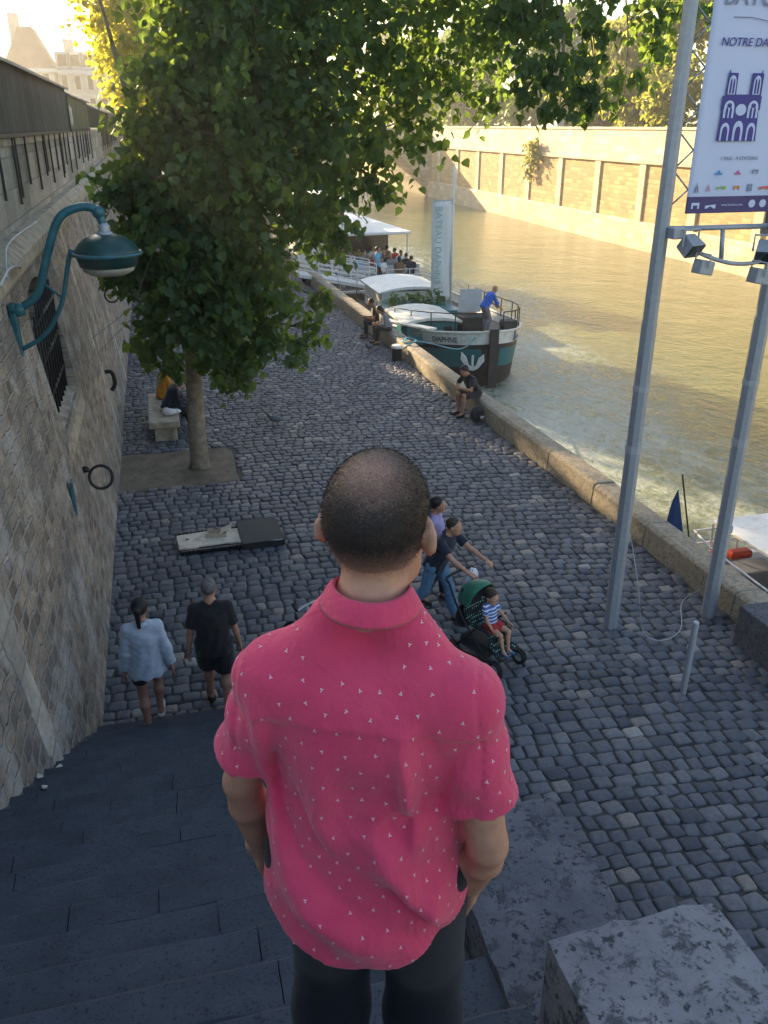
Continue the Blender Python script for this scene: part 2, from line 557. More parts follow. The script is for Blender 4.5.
    if bottom:
        o = bottom.get('off', .014); L = bottom.get('length', 1.9)
        tp = [ell(pel, (.148 * f + min(o, .010), .108 * f + min(o, .010), .13), RT, .03, [(U(0, 0, bottom.get('rise', .08)), RT @ np.array([0, 0, 1.]))])]
        for i in (0, 1):
            ud = (kn[i] - hip[i]) / np.linalg.norm(kn[i] - hip[i])
            if L <= 1:
                e = hip[i] + (kn[i] - hip[i]) * L
                tp.append(cap(hip[i], e + ud * .05, .09 * f + o, .07 + o * 1.3, .03, None, [(e, ud)]))
            else:
                fd = (ank[i] - kn[i]) / np.linalg.norm(ank[i] - kn[i])
                e = kn[i] + (ank[i] - kn[i]) * (L - 1)
                mid = kn[i] + (ank[i] - kn[i]) * .32 + RT @ np.array([0, -.018, 0])
                tp.append(cap(hip[i], kn[i], .082 * f + o, .062 + o, .03))
                tp.append(cap(kn[i], mid, .06 + o, .064 + o, .02))
                tp.append(cap(mid, e + fd * .04, .064 + o, .054 + o, .02, None, [(e, fd)]))
        lo, hi = bounds(tp, .03)
        V, F = surfnet(lambda P: sdf(tp, P), lo, hi, h, 2)
        emit(bottom.get('name', 'trousers'), V, F, bottom['mat'], root)
    if shoes:
        for i in (0, 1):
            a, he, to, fd, fu = feet[i]
            tp = [cap(he, to, .047, .042, .02, (fu, 1.15)), cap(a - fu * .02, a - fu * .02, .046, None, .02)]
            if shoes.get('boot'): tp.append(cap(a, a + fu * .06, .045, .045, .02))
            base = (he + to) / 2 - fu * .04
            lo, hi = bounds(tp, .02)
            V, F = surfnet(lambda P: np.maximum(sdf(tp, P), (P - base) @ (-fu)), lo, hi, min(h, .012))
            emit('shoe', V, F, shoes['mat'], root)
    if hair:
        st = hair.get('style', 'short'); t = hair.get('t', .012) * hs
        T = HT
        tp = [ell(T(0, -.018, .03), np.array((.079, .098, .094)) * hs + t, Rh, .02)]
        cuts = [(T(0, hair.get('front', .05), .05), Rh @ np.array([0, .78, -.62])), (T(0, 0, hair.get('nape', -.06)), Rh @ np.array([0, -.15, -1.]))]
        lo, hi = bounds(tp, .03)
        if st == 'ponytail':
            tp += [cap(T(0, -.1, .05), T(0, -.13, .03), .03, .035, .02), cap(T(0, -.135, .03), T(0, -.125, -.17), .036, .022, .02)]
            lo, hi = bounds(tp, .03)
        if st == 'long':
            tp += [cap(T(-.05, -.05, 0), T(-.055, -.06, -.17), .05, .045, .03), cap(T(.05, -.05, 0), T(.055, -.06, -.17), .05, .045, .03), cap(T(0, -.08, 0), T(0, -.09, -.18), .05, .045, .03)]
            cuts = cuts[:1]
            lo, hi = bounds(tp, .03)
        if st == 'ponytail':
            def fn(P):
                d = prim_d(tp[0], P)
                for c, n in cuts: d = np.maximum(d, (P - v3(c)) @ n)
                return smin(smin(d, prim_d(tp[1], P), .02), prim_d(tp[2], P), .02)
        else:
            def fn(P):
                d = sdf(tp, P)
                for c, n in cuts: d = np.maximum(d, (P - v3(c)) @ n)
                return d
        V, F = surfnet(fn, lo, hi, hair.get('h', min(h, .009)), 2)
        emit('hair', V, F, hair['mat'], root)
    return dict(root=root, body=body, U=lambda *a: U(*a) * SC, RT=RT, HT=lambda *a: HT(*a) * SC, Rh=Rh, sh=[p * SC for p in sh], el=[p * SC for p in el], w=[p * SC for p in w], kn=[p * SC for p in kn], an=[p * SC for p in ank], s=SC)
# ------------------------------------------------------------------ materials
MAT = {}
def simple(key, *a, **k):
    MAT[key] = mat(key, *a, **k)
simple('eye_white', (.55, .5, .46), .3); simple('eye_dark', (.03, .02, .015), .2)
simple('teal_paint', (.02, .12, .16), .4, .25, 9, .15, 90, spec=.5, dirt=(.03, .10, .11), dirtscale=14)
simple('teal_shade', (.006, .05, .05), .35, .25, 8, .05, spec=.5, dirt=(.02, .06, .06), dirtscale=9)
simple('iron', (.02, .02, .022), .6, .4, 20, .3, 120, metal=.2)
simple('galv', (.36, .38, .42), .5, .10, 14, .05, metal=.35, spec=.5)
simple('white_paint', (.74, .74, .73), .45, .06, 4, dirt=(.55, .54, .5), dirtscale=5)
simple('cream_paint', (.7, .68, .62), .5, .08, 3, dirt=(.5, .47, .4), dirtscale=4)
simple('hull_teal', (.015, .16, .19), .35, .15, 2, dirt=(.02, .1, .12), dirtscale=2)
simple('hull_dark', (.03, .025, .03), .45, .3, 3, dirt=(.06, .04, .035), dirtscale=3)
simple('grey_paint', (.42, .43, .44), .5, .1, 5)
simple('rope_blue', (.12, .3, .4), .8)
simple('rope_pale', (.5, .48, .42), .9)
simple('black_cloth', (.012, .012, .015), .85, .3, 30, .2, 300, sheen=.2)
simple('navy_cloth', (.012, .016, .035), .85, .3, 30, .2, 300, sheen=.2)
simple('trouser_navy', (.005, .006, .012), .9, .35, 25, .3, 500, sheen=.1)
simple('jeans', (.12, .24, .40), .85, .3, 18, .2, 300)
simple('lilac_cloth', (.34, .30, .56), .85, .15, 20, .2, 300)
simple('chambray', (.42, .48, .58), .85, .14, 22, .2, 300)
simple('skin', (.48, .25, .165), .5, .14, 22, .12, 160, spec=.35)
simple('skin_tan', (.40, .20, .13), .5, .14, 22, .12, 160, spec=.35)
simple('skin_child', (.52, .28, .19), .5, .1, 22, spec=.35)
simple('skin_brown', (.24, .12, .075), .5, .14, 22, spec=.35)
simple('hair_black', (.008, .007, .007), .5, .4, 60, .6, 220, bdist=.006)
simple('hair_brown', (.04, .024, .016), .55, .4, 60, .6, 220, bdist=.006)
simple('hair_grey', (.13, .12, .12), .6, .5, 40, .6, 220, bdist=.006)
simple('hair_blond', (.35, .22, .11), .55, .3, 60, .5, 220)
simple('shoe_dark', (.02, .018, .018), .5, .3)
simple('shoe_brown', (.09, .05, .035), .5, .3)
simple('sandal_white', (.6, .58, .55), .6, .2)
simple('shoe_blue', (.05, .12, .26), .6, .2)
simple('royal_blue', (.03, .13, .58), .8, .15, 20)
simple('red_cloth', (.38, .03, .035), .85, .2)
simple('orange_cloth', (.6, .24, .03), .85, .2)
simple('yellow_cloth', (.5, .38, .06), .85, .2)
simple('white_cloth', (.68, .69, .71), .85, .08, 12)
simple('beige_cloth', (.45, .36, .27), .85, .15, 12)
simple('brown_cloth', (.16, .09, .055), .85, .2)
simple('grey_cloth', (.2, .2, .23), .85, .2)
simple('cyan_cloth', (.12, .36, .6), .85, .2)
simple('stroller_green', (.012, .14, .075), .55, .2, 15, .1, sheen=.2)
simple('rubber', (.014, .014, .015), .7)
simple('plastic_bag', (.62, .62, .66), .35, .15, 12)
simple('cardboard', (.68, .60, .49), .8, .08, 4, .1, 40, dirt=(.46, .38, .29), dirtscale=5)
simple('black_plastic', (.012, .012, .014), .4, .2)
simple('paper', (.72, .77, .8), .6, .05)
simple('bench_stone', (.40, .35, .28), .85, .2, 6, .4, 60, dirt=(.2, .17, .13), dirtscale=4)
simple('dirt', (.17, .135, .10), .95, .3, 2.5, .8, 22, dirt=(.10, .085, .065), dirtscale=6, bdist=.03)
simple('bark', (.23, .19, .145), .85, .35, 8, .8, 28, dirt=(.33, .29, .22), dirtscale=5, bdist=.02)
simple('bark_dark', (.08, .06, .045), .9, .3, 8, .8, 28, bdist=.02)
simple('glass_dark', (.02, .025, .03), .08, .1, spec=.8)
simple('zinc', (.2, .22, .25), .5, .15, 2)
simple('facade', (.55, .49, .40), .85, .12, .6)
simple('facade_b', (.48, .42, .36), .85, .12, .6)
simple('sash', (.6, .58, .55), .6, .1)
simple('brown_roof', (.19, .12, .09), .85, .2, 1)
simple('deck_dark', (.06, .055, .05), .7, .3, 5)
simple('tarp_white', (.78, .78, .76), .6, .05, 3, .15, 8)
simple('awning_beige', (.52, .46, .40), .75, .12, 5)
simple('flag_blue', (.006, .035, .12), .8, .15, 5)
simple('red_paint', (.5, .05, .02), .5, .2)
simple('purple_ink', (.07, .055, .26), .6, .05)
simple('purple_band', (.085, .06, .17), .6, .05)
simple('grey_ink', (.25, .26, .36), .6, .05)
simple('teal_ink', (.25, .5, .52), .6, .05)
simple('ink_dark', (.02, .06, .06), .6, .05)
simple('banner_light', (.60, .64, .84), .55, .02, 2)
simple('pigeon_grey', (.12, .12, .14), .7, .3, 20)
simple('litter', (.6, .57, .5), .8, .2)

def leaf_mat(name, dark, light, trans, tw=.45):
    m, nt, b = nodes(name)
    at = nt.nodes.new('ShaderNodeAttribute'); at.attribute_name = 'tint'
    c = ramp(nt, at.outputs['Fac'], [(0, dark), (.75, light), (1, tuple(x * 1.35 for x in light))])
    nt.links.new(c, b.inputs['Base Color'])
    b.inputs['Roughness'].default_value = .48
    b.inputs['Specular IOR Level'].default_value = .35
    tr = nt.nodes.new('ShaderNodeBsdfTranslucent'); tr.inputs['Color'].default_value = rgb(trans)
    ms = nt.nodes.new('ShaderNodeMixShader'); ms.inputs[0].default_value = tw
    out = nt.nodes['Material Output']
    nt.links.new(b.outputs[0], ms.inputs[1]); nt.links.new(tr.outputs[0], ms.inputs[2])
    nt.links.new(ms.outputs[0], out.inputs['Surface'])
    MAT[name] = m
leaf_mat('leaf', (.018, .048, .022), (.066, .118, .050), (.26, .38, .06), .5)
leaf_mat('leaf_yellow', (.05, .09, .018), (.12, .17, .035), (.70, .66, .05), .6)
leaf_mat('leaf_gold', (.05, .075, .02), (.11, .145, .04), (.46, .48, .08), .5)
leaf_mat('leaf_far', (.05, .07, .022), (.11, .14, .045), (.42, .42, .07), .45)
leaf_mat('leaf_box', (.03, .08, .02), (.07, .14, .04), (.2, .3, .05), .3)

def masonry(name, axis, sx, sz, stone_a, stone_b, mortar, off=.5, bdist=.02, msize=.03, dirt=None, warp=.035, row=.5, rough=.9, grime=(.06, .055, .05)):
    """coursed rubble: brick pattern in (along, up) with warped joints"""
    m, nt, b = nodes(name)
    tc = nt.nodes.new('ShaderNodeTexCoord')
    sp = nt.nodes.new('ShaderNodeSeparateXYZ'); nt.links.new(tc.outputs['Object'], sp.inputs[0])
    cb = nt.nodes.new('ShaderNodeCombineXYZ')
    nt.links.new(sp.outputs[axis], cb.inputs[0]); nt.links.new(sp.outputs['Z'], cb.inputs[1])
    n = noise(nt, cb.outputs[0], 2.3, 3)
    sub = nt.nodes.new('ShaderNodeVectorMath'); sub.operation = 'SUBTRACT'; nt.links.new(n.outputs['Color'], sub.inputs[0]); sub.inputs[1].default_value = (.5, .5, .5)
    sc = nt.nodes.new('ShaderNodeVectorMath'); sc.operation = 'SCALE'; nt.links.new(sub.outputs[0], sc.inputs[0]); sc.inputs['Scale'].default_value = warp * 6
    ad = nt.nodes.new('ShaderNodeVectorMath'); ad.operation = 'ADD'; nt.links.new(cb.outputs[0], ad.inputs[0]); nt.links.new(sc.outputs[0], ad.inputs[1])
    br = nt.nodes.new('ShaderNodeTexBrick')
    nt.links.new(ad.outputs[0], br.inputs['Vector'])
    br.offset = off
    br.inputs['Scale'].default_value = 1; br.inputs['Brick Width'].default_value = sx; br.inputs['Row Height'].default_value = sz
    br.inputs['Mortar Size'].default_value = msize; br.inputs['Mortar Smooth'].default_value = .4; br.inputs['Bias'].default_value = 0
    br.inputs['Color1'].default_value = (0, 0, 0, 1); br.inputs['Color2'].default_value = (1, 1, 1, 1); br.inputs['Mortar'].default_value = (.5, .5, .5, 1)
    c = ramp(nt, br.outputs['Color'], [(0, stone_a), (.35, tuple((x + y) / 2 for x, y in zip(stone_a, stone_b))), (.7, stone_b), (1, tuple(x * 1.2 for x in stone_b))])
    n2 = noise(nt, cb.outputs[0], 9, 6, .7)
    c = mix(nt, 1.0, c, ramp(nt, n2.outputs['Fac'], [(.25, (.55, .55, .56)), (.7, (1.15, 1.13, 1.1))]), 'MULTIPLY')
    c = mix(nt, br.outputs['Fac'], c, mortar)
    n3 = noise(nt, cb.outputs[0], .55, 5, .6)
    c = mix(nt, ramp(nt, n3.outputs['Fac'], [(.46, (0, 0, 0)), (.66, (.75, .75, .75))]), c, grime)
    if dirt:
        n4 = noise(nt, cb.outputs[0], 1.3, 4, .6)
        c = mix(nt, ramp(nt, n4.outputs['Fac'], [(.52, (0, 0, 0)), (.62, (.8, .8, .8))]), c, dirt)
    nt.links.new(c, b.inputs['Base Color'])
    b.inputs['Roughness'].default_value = rough; b.inputs['Specular IOR Level'].default_value = .2
    inv = nt.nodes.new('ShaderNodeMath'); inv.operation = 'MULTIPLY_ADD'; nt.links.new(br.outputs['Fac'], inv.inputs[0]); inv.inputs[1].default_value = -1.0
    nt.links.new(n2.outputs['Fac'], inv.inputs[2])
    bump(nt, b, inv.outputs[0], .9, bdist)
    MAT[name] = m
masonry('rubble_wall', 'Y', .26, .165, (.19, .16, .135), (.42, .35, .28), (.34, .315, .28), dirt=(.46, .44, .41), bdist=.05, msize=.028, warp=.032, grime=(.19, .185, .185))
masonry('ashlar', 'Y', .9, .42, (.36, .34, .30), (.50, .47, .42), (.30, .28, .25), msize=.012, warp=.004, bdist=.008, grime=(.22, .21, .19))
masonry('far_brick', 'Y', .8, .3, (.42, .27, .125), (.56, .39, .195), (.46, .34, .2), msize=.035, warp=.004, bdist=.03, grime=(.38, .28, .17))
masonry('far_ashlar', 'Y', 1.4, .5, (.56, .47, .34), (.68, .58, .43), (.45, .38, .28), msize=.014, warp=.003, bdist=.01, grime=(.5, .40, .27))
masonry('bridge_stone', 'X', 1.2, .45, (.36, .31, .24), (.48, .42, .33), (.3, .26, .2), msize=.014, warp=.003, bdist=.01)
masonry('plank_wood', 'Y', .14, 6.0, (.040, .045, .048), (.085, .088, .085), (.012, .012, .012), off=0, msize=.008, warp=.001, bdist=.01, rough=.75, grime=(.10, .105, .10))
masonry('plank_olive', 'Y', .22, 6.0, (.12, .125, .07), (.17, .17, .10), (.03, .03, .02), off=0, msize=.008, warp=.001, bdist=.01, rough=.75, grime=(.08, .085, .05))
masonry('plank_green', 'Y', .16, 6.0, (.03, .055, .04), (.06, .09, .065), (.015, .02, .015), off=0, msize=.008, warp=.001, bdist=.01, rough=.75)

def granite(name, a, b_, spot, sscale=55, rough=.85, lichen=None, bdist=.008):
    m, nt, b = nodes(name)
    v = mapping(nt)
    n = noise(nt, v, 4, 8, .7)
    c = ramp(nt, n.outputs['Fac'], [(.3, a), (.7, b_)])
    vo = noise(nt, v, sscale, 3, .75)
    c = mix(nt, ramp(nt, vo.outputs['Fac'], [(.56, (0, 0, 0)), (.64, (1, 1, 1))]), c, spot)
    if lichen:
        n2 = noise(nt, v, 14, 7, .75, .4)
        c = mix(nt, ramp(nt, n2.outputs['Fac'], [(.52, (0, 0, 0)), (.6, (.85, .85, .85))]), c, lichen)
    nt.links.new(c, b.inputs['Base Color'])
    b.inputs['Roughness'].default_value = rough; b.inputs['Specular IOR Level'].default_value = .25
    n3 = noise(nt, v, 38, 7, .7)
    bump(nt, b, n3.outputs['Fac'], .8, bdist)
    MAT[name] = m
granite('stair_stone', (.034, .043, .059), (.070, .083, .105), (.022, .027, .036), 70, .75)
granite('block_stone', (.085, .09, .108), (.16, .16, .182), (.03, .034, .042), 30, .9, (.055, .06, .07), .012)
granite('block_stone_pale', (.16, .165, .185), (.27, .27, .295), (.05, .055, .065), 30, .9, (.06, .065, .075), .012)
granite('kerb_stone', (.26, .225, .175), (.42, .37, .29), (.14, .12, .10), 26, .9, (.17, .14, .105), .012)

# cobbles: every stone carries its own tint
m, nt, b = nodes('cobble')
at = nt.nodes.new('ShaderNodeAttribute'); at.attribute_name = 'tint'
c = ramp(nt, at.outputs['Fac'], [(0, (.058, .063, .080)), (.5, (.104, .109, .127)), (.85, (.155, .155, .168)), (.97, (.21, .185, .17)), (1, (.27, .26, .25))])
v = mapping(nt)
n1 = noise(nt, v, 16, 6, .7)
c = mix(nt, 1.0, c, ramp(nt, n1.outputs['Fac'], [(.25, (.65, .66, .70)), (.75, (1.3, 1.28, 1.25))]), 'MULTIPLY')
ns = noise(nt, v, .7, 5, .65); c = mix(nt, 1.0, c, ramp(nt, ns.outputs['Fac'], [(.3, (.72, .72, .74)), (.5, (1, 1, 1)), (.72, (1.22, 1.2, 1.16))]), 'MULTIPLY')
nt.links.new(c, b.inputs['Base Color'])
b.inputs['Roughness'].default_value = .66; b.inputs['Specular IOR Level'].default_value = .4
n2 = noise(nt, v, 34, 6, .65); bump(nt, b, n2.outputs['Fac'], .6, .012)
MAT['cobble'] = m
MAT['joint'] = mat('joint', (.06, .057, .054), .95, .4, 6, .6, 80, dirt=(.10, .095, .085), dirtscale=1.2)

# river water
m, nt, b = nodes('river_water')
b.inputs['Base Color'].default_value = (.05, .058, .036, 1)
b.inputs['Roughness'].default_value = .06; b.inputs['IOR'].default_value = 1.33
v = mapping(nt, (1, .75, 1))
na = noise(nt, v, .55, 5, .55, .6); nb_ = noise(nt, v, 3.6, 6, .65, .4)
ad = nt.nodes.new('ShaderNodeMath'); ad.operation = 'MULTIPLY_ADD'; nt.links.new(nb_.outputs['Fac'], ad.inputs[0]); ad.inputs[1].default_value = .42
nt.links.new(na.outputs['Fac'], ad.inputs[2])
bump(nt, b, ad.outputs[0], .5, .24)
vf = mapping(nt, (1, .55, 1), rot=(0, 0, .25))
nf = noise(nt, vf, 2.1, 9, .75, 1.6); ng = noise(nt, vf, .16, 3, .5)
mul0 = nt.nodes.new('ShaderNodeMath'); mul0.operation = 'MULTIPLY'; nt.links.new(nf.outputs['Fac'], mul0.inputs[0]); nt.links.new(ng.outputs['Fac'], mul0.inputs[1])
# the churned water lies along the near quay
tcw = nt.nodes.new('ShaderNodeTexCoord'); spw = nt.nodes.new('ShaderNodeSeparateXYZ'); nt.links.new(tcw.outputs['Object'], spw.inputs[0])
mrw = nt.nodes.new('ShaderNodeMapRange'); nt.links.new(spw.outputs['X'], mrw.inputs['Value']); mrw.inputs['From Min'].default_value = 9; mrw.inputs['From Max'].default_value = 24; mrw.inputs['To Min'].default_value = 1.35; mrw.inputs['To Max'].default_value = .6
mul = nt.nodes.new('ShaderNodeMath'); mul.operation = 'MULTIPLY'; nt.links.new(mul0.outputs[0], mul.inputs[0]); nt.links.new(mrw.outputs[0], mul.inputs[1])
fo = ramp(nt, mul.outputs[0], [(.225, (0, 0, 0)), (.42, (.7, .7, .7))])
c = mix(nt, fo, (.115, .14, .068, 1), (.50, .53, .49, 1))
nt.links.new(c, b.inputs['Base Color'])
rr = ramp(nt, mul.outputs[0], [(.21, (.06, .06, .06)), (.36, (.4, .4, .4))])
nt.links.new(rr, b.inputs['Roughness'])
MAT['river_water'] = m

# ------------------------------------------------------------------ foliage
def leaves(name, clumps, dens, size, material, parent=None, droop=.7, shell=.45, thin=None):
    P = []
    for (x, y, z, r) in clumps:
        nt_ = max(7, int(dens * (thin(x, z) if thin else 1) * r * r * 4 / 9))
        d = RNG.normal(size=(nt_, 3)); d /= np.linalg.norm(d, axis=1)[:, None]
        c = np.array([x, y, z])
        ph = RNG.random(3) * 6
        lob = .85 + .30 * np.sin(d[:, 0] * 5 + ph[0]) * np.sin(d[:, 1] * 4 + ph[1]) + .25 * np.sin(d[:, 2] * 6 + ph[2]) + .12 * RNG.normal(size=nt_)
        a0 = c + d * (r * .30 * RNG.random(nt_) ** shell)[:, None]
        tip = c + d * (r * lob)[:, None] * np.array([1, 1, .85]); tip[:, 2] -= r * .22 * droop * RNG.random(nt_)
        for k in range(9):
            t = .25 + .75 * (k + RNG.random(nt_)) / 9
            q = a0 + (tip - a0) * t[:, None]; q[:, 2] += .12 * r * np.sin(t * pi) - .10 * r * t * t
            P.append(q + RNG.normal(size=q.shape) * size * .38)
    P = np.concatenate(P)
    n = len(P)
    a = RNG.random(n) * 2 * pi
    dirv = np.stack([np.cos(a), np.sin(a), -droop - .6 * RNG.random(n)], 1); dirv /= np.linalg.norm(dirv, axis=1)[:, None]
    up = np.stack([RNG.normal(size=n) * .55, RNG.normal(size=n) * .55, np.ones(n)], 1)
    side = np.cross(dirv, up); side /= np.linalg.norm(side, axis=1)[:, None]
    nrm = np.cross(side, dirv)
    s = size * (.6 + .75 * RNG.random(n))
    prof = np.array([(0, 0, 0), (-.40, .10, .05), (-.46, .45, .08), (0, 1.05, -.10), (.46, .45, .08), (.40, .10, .05)])
    V = P[:, None, :] + s[:, None, None] * (prof[None, :, 0:1] * side[:, None, :] + prof[None, :, 1:2] * dirv[:, None, :] + prof[None, :, 2:3] * nrm[:, None, :])
    V = V.reshape(-1, 3)
    base = np.arange(n)[:, None] * 6
    F = np.concatenate([base + np.array([[0, 3, 2, 1]]), base + np.array([[0, 5, 4, 3]])])
    o = new_obj(name, V, F, material, parent, False)
    at = o.data.attributes.new('tint', 'FLOAT', 'POINT')
    t = np.clip(RNG.normal(.5, .24, n), 0, 1)
    at.data.foreach_set('value', np.repeat(t, 6).astype(np.float32))
    return o

def tree(name, label, base, trunk, limbs, clumps, dens, size, lm, bark, group=None, cat='tree', tr=.2, shell=.45, droop=.7, thin=None):
    root = empty(name, base, 0, label, cat, group)
    bv = Vector(base)
    tp = bez([Vector(p) - bv for p in trunk], 6)
    t = MB()
    n = len(tp)
    rad = [tr * (1.25 if i == 0 else 1) * (1 - .72 * (i / (n - 1))) for i in range(n)]
    t.tube(tp, rad, 14)
    t.build('trunk', MAT[bark], root, True)
    lb = MB()
    for (i, pts, r) in limbs:
        st = tp[min(i, n - 1)]
        q = bez([st] + [Vector(p) - bv for p in pts], 5)
        lb.tube(q, [r * (1 - .8 * k / (len(q) - 1)) for k in range(len(q))], 7)
    loc = [(x - bv.x, y - bv.y, z - bv.z, r) for x, y, z, r in clumps]
    for (x, y, z, r) in loc:
        # a branch from the nearest lower part of the trunk into every clump
        c = Vector((x, y, z))
        best = min(range(n // 4, n), key=lambda k: (tp[k] - c).length + max(0, tp[k].z - c.z) * 1.0)
        a = tp[best]
        midp = a.lerp(c, .5) + Vector((random.uniform(-.2, .2), random.uniform(-.2, .2), random.uniform(.1, .5)))
        q = bez([a, midp, c], 5)
        r0 = min(tr * .34, .03 + .016 * (c - a).length)
        lb.tube(q, [r0 * (1 - .85 * k / (len(q) - 1)) for k in range(len(q))], 6)
        for _ in range(4):
            e = c + Vector((random.gauss(0, 1), random.gauss(0, 1), random.gauss(-.2, .8))) * r * .55
            lb.tube(bez([c.lerp(midp, .3), (c + e) / 2 + Vector((0, 0, .1)), e], 3), [r0 * .2, r0 * .17, r0 * .15, r0 * .12, r0 * .1, r0 * .08, r0 * .05], 4)
    lb.build('limb', MAT[bark], root, True)
    leaves('crown', loc, dens, size, MAT[lm], root, droop, shell, thin)
    return root
# ------------------------------------------------------------------ camera, sky, sun
cam = bpy.data.objects.new('camera', bpy.data.cameras.new('camera'))
COL.objects.link(cam)
cam.data.sensor_fit = 'VERTICAL'; cam.data.sensor_height = 36; cam.data.lens = 850 / 1024 * 36
cam.data.clip_end = 3000; cam.data.clip_start = .05
cam.location = (0, 0, 6.3); cam.rotation_euler = (R(90 - 24.48), 0, R(-14.4))
S.camera = cam
SUN_AZ, SUN_EL = 24.0, 17.5      # degrees left of the quay axis (+Y), above the horizon
W = bpy.data.worlds.new('World'); S.world = W; W.use_nodes = True
nt = W.node_tree
bg = nt.nodes['Background']
sky = nt.nodes.new('ShaderNodeTexSky'); sky.sky_type = 'NISHITA'; sky.sun_disc = False
sky.sun_elevation = R(SUN_EL); sky.sun_rotation = R(-SUN_AZ); sky.air_density = 1.2; sky.dust_density = 1.6; sky.ozone_density = 1.2; sky.altitude = 30
nt.links.new(sky.outputs[0], bg.inputs[0]); bg.inputs[1].default_value = .092
sd = Vector((-math.sin(R(SUN_AZ)) * math.cos(R(SUN_EL)), math.cos(R(SUN_AZ)) * math.cos(R(SUN_EL)), math.sin(R(SUN_EL))))
sun = bpy.data.objects.new('sun', bpy.data.lights.new('sun', 'SUN')); COL.objects.link(sun)
sun.data.energy = 5.0; sun.data.angle = R(.53); sun.data.color = (1, .76, .46)
sun.rotation_euler = (-sd).to_track_quat('-Z', 'Y').to_euler(); sun.location = (-30, 60, 40)
S.view_settings.view_transform = 'Standard'; S.view_settings.look = 'None'; S.view_settings.exposure = 2.0; S.view_settings.gamma = 1
S.render.engine = 'CYCLES'
S.cycles.max_bounces = 6; S.cycles.transparent_max_bounces = 8; S.cycles.diffuse_bounces = 4; S.cycles.volume_bounces = 0
S.cycles.caustics_reflective = False; S.cycles.caustics_refractive = False

# ------------------------------------------------------------------ ground, water, quay
KP = [(-30, 7.35), (7, 7.32), (9.5, 7.28), (13, 7.2), (17, 7.02), (20.7, 6.84), (25, 6.74), (29, 6.55), (33.5, 6.4), (40, 6.2), (70, 5.4), (112, 4.6)]
def kx(y):
    for (y0, x0), (y1, x1) in zip(KP, KP[1:]):
        if y <= y1: return x0 + (x1 - x0) * (y - y0) / (y1 - y0)
    return KP[-1][1]
WATER = -1.55
g = MB()
g.add([(-600, -80, 4.85), (-2.6, -80, 4.85), (-2.6, 900, 4.85), (-600, 900, 4.85)], [(0, 1, 2, 3)])
g.add([(33.2, -80, 4.6), (900, -80, 4.6), (900, 900, 4.6), (33.2, 900, 4.6)], [(0, 1, 2, 3)])
g.add([(-2.6, 330, 4.85), (33.2, 330, 4.6), (33.2, 900, 4.6), (-2.6, 900, 4.85)], [(0, 1, 2, 3)])
tag(g.build('ground', mat('street', (.1, .1, .1), .9, .2, .5)), kind='structure')
w = MB(); w.add([(2, -60, WATER), (33, -60, WATER), (33, 332, WATER), (2, 332, WATER)], [(0, 1, 2, 3)])
tag(w.build('river_water', MAT['river_water']), kind='structure')
q = MB()
pl = [(-2.4, -30)] + [(kx(y) + .36, y) for y, x in KP] + [(-2.4, 112)]
q.prism(pl, 2.96, Matrix.Translation((0, 0, -2.985)))
tag(q.build('quay', MAT['joint']), kind='structure')

# cobbles as stones of their own shape, one paving sheet
def g_row(x):  # how a course bends away from the wall
    return -.022 * max(0, x - 1.0) ** 2
st_v = []; st_f = []; st_t = []
yc = 2.0; cnt = 0
ring = [(-1, -.78), (-.78, -1), (.78, -1), (1, -.78), (1, .78), (.78, 1), (-.78, 1), (-1, .78)]
ra = np.array(ring)
while yc < 74:
    wy = random.uniform(.16, .205) if yc < 45 else random.uniform(.22, .28)
    x = -1.55 + random.uniform(0, .2)
    while True:
        wx = random.uniform(.145, .25) if yc < 45 else random.uniform(.24, .36)
        cx = x + wx / 2; cy = yc + wy / 2 + g_row(cx) + random.gauss(0, .008) + .03 * math.sin(cx * 1.7 + yc * .6)
        x += wx
        if cx > kx(cy) - .05: break
        if cy < 8.25 and cx < 1.22: continue
        if 15.5 < cy < 17.6 and cx < 1.12: continue
        hx, hy = wx / 2 - .0065, wy / 2 - .0065
        sk = random.gauss(0, .09); rot = random.gauss(0, .05)
        px = ra[:, 0] * hx * (1 + RNG.normal(0, .06, 8)) + ra[:, 1] * hy * sk; py = ra[:, 1] * hy * (1 + RNG.normal(0, .06, 8))
        cr, sr = math.cos(rot), math.sin(rot)
        px, py = px * cr - py * sr, px * sr + py * cr
        h = random.gauss(0, .005); tx, ty = random.gauss(0, .03), random.gauss(0, .03)
        V = []
        for sc, z in ((1.0, -.045), (.985, -.016), (.91, -.003), (.55, .004)):
            V.append(np.stack([cx + px * sc, cy + py * sc, z + h + tx * px * sc + ty * py * sc], 1))
        V.append(np.array([[cx, cy, .006 + h]]))
        st_v.append(np.concatenate(V)); st_t.append(min(1, max(0, random.gauss(.45, .22) if random.random() > .03 else .98))); cnt += 1
    yc += wy
b0 = []
for r_ in range(3):
    for k in range(8):
        k2 = (k + 1) % 8
        b0.append((r_ * 8 + k, r_ * 8 + k2, (r_ + 1) * 8 + k2, (r_ + 1) * 8 + k))
for k in range(0, 8, 2): b0.append((24 + k, 24 + k + 1, 24 + (k + 2) % 8, 32))
b0 = np.array(b0)
F = (np.arange(cnt)[:, None, None] * 33 + b0[None]).reshape(-1, 4)
pav = new_obj('cobble_paving', np.concatenate(st_v), F, MAT['cobble'], None, True)
at = pav.data.attributes.new('tint', 'FLOAT', 'POINT'); at.data.foreach_set('value', np.repeat(np.array(st_t, dtype=np.float32), 33))
tag(pav, kind='structure')

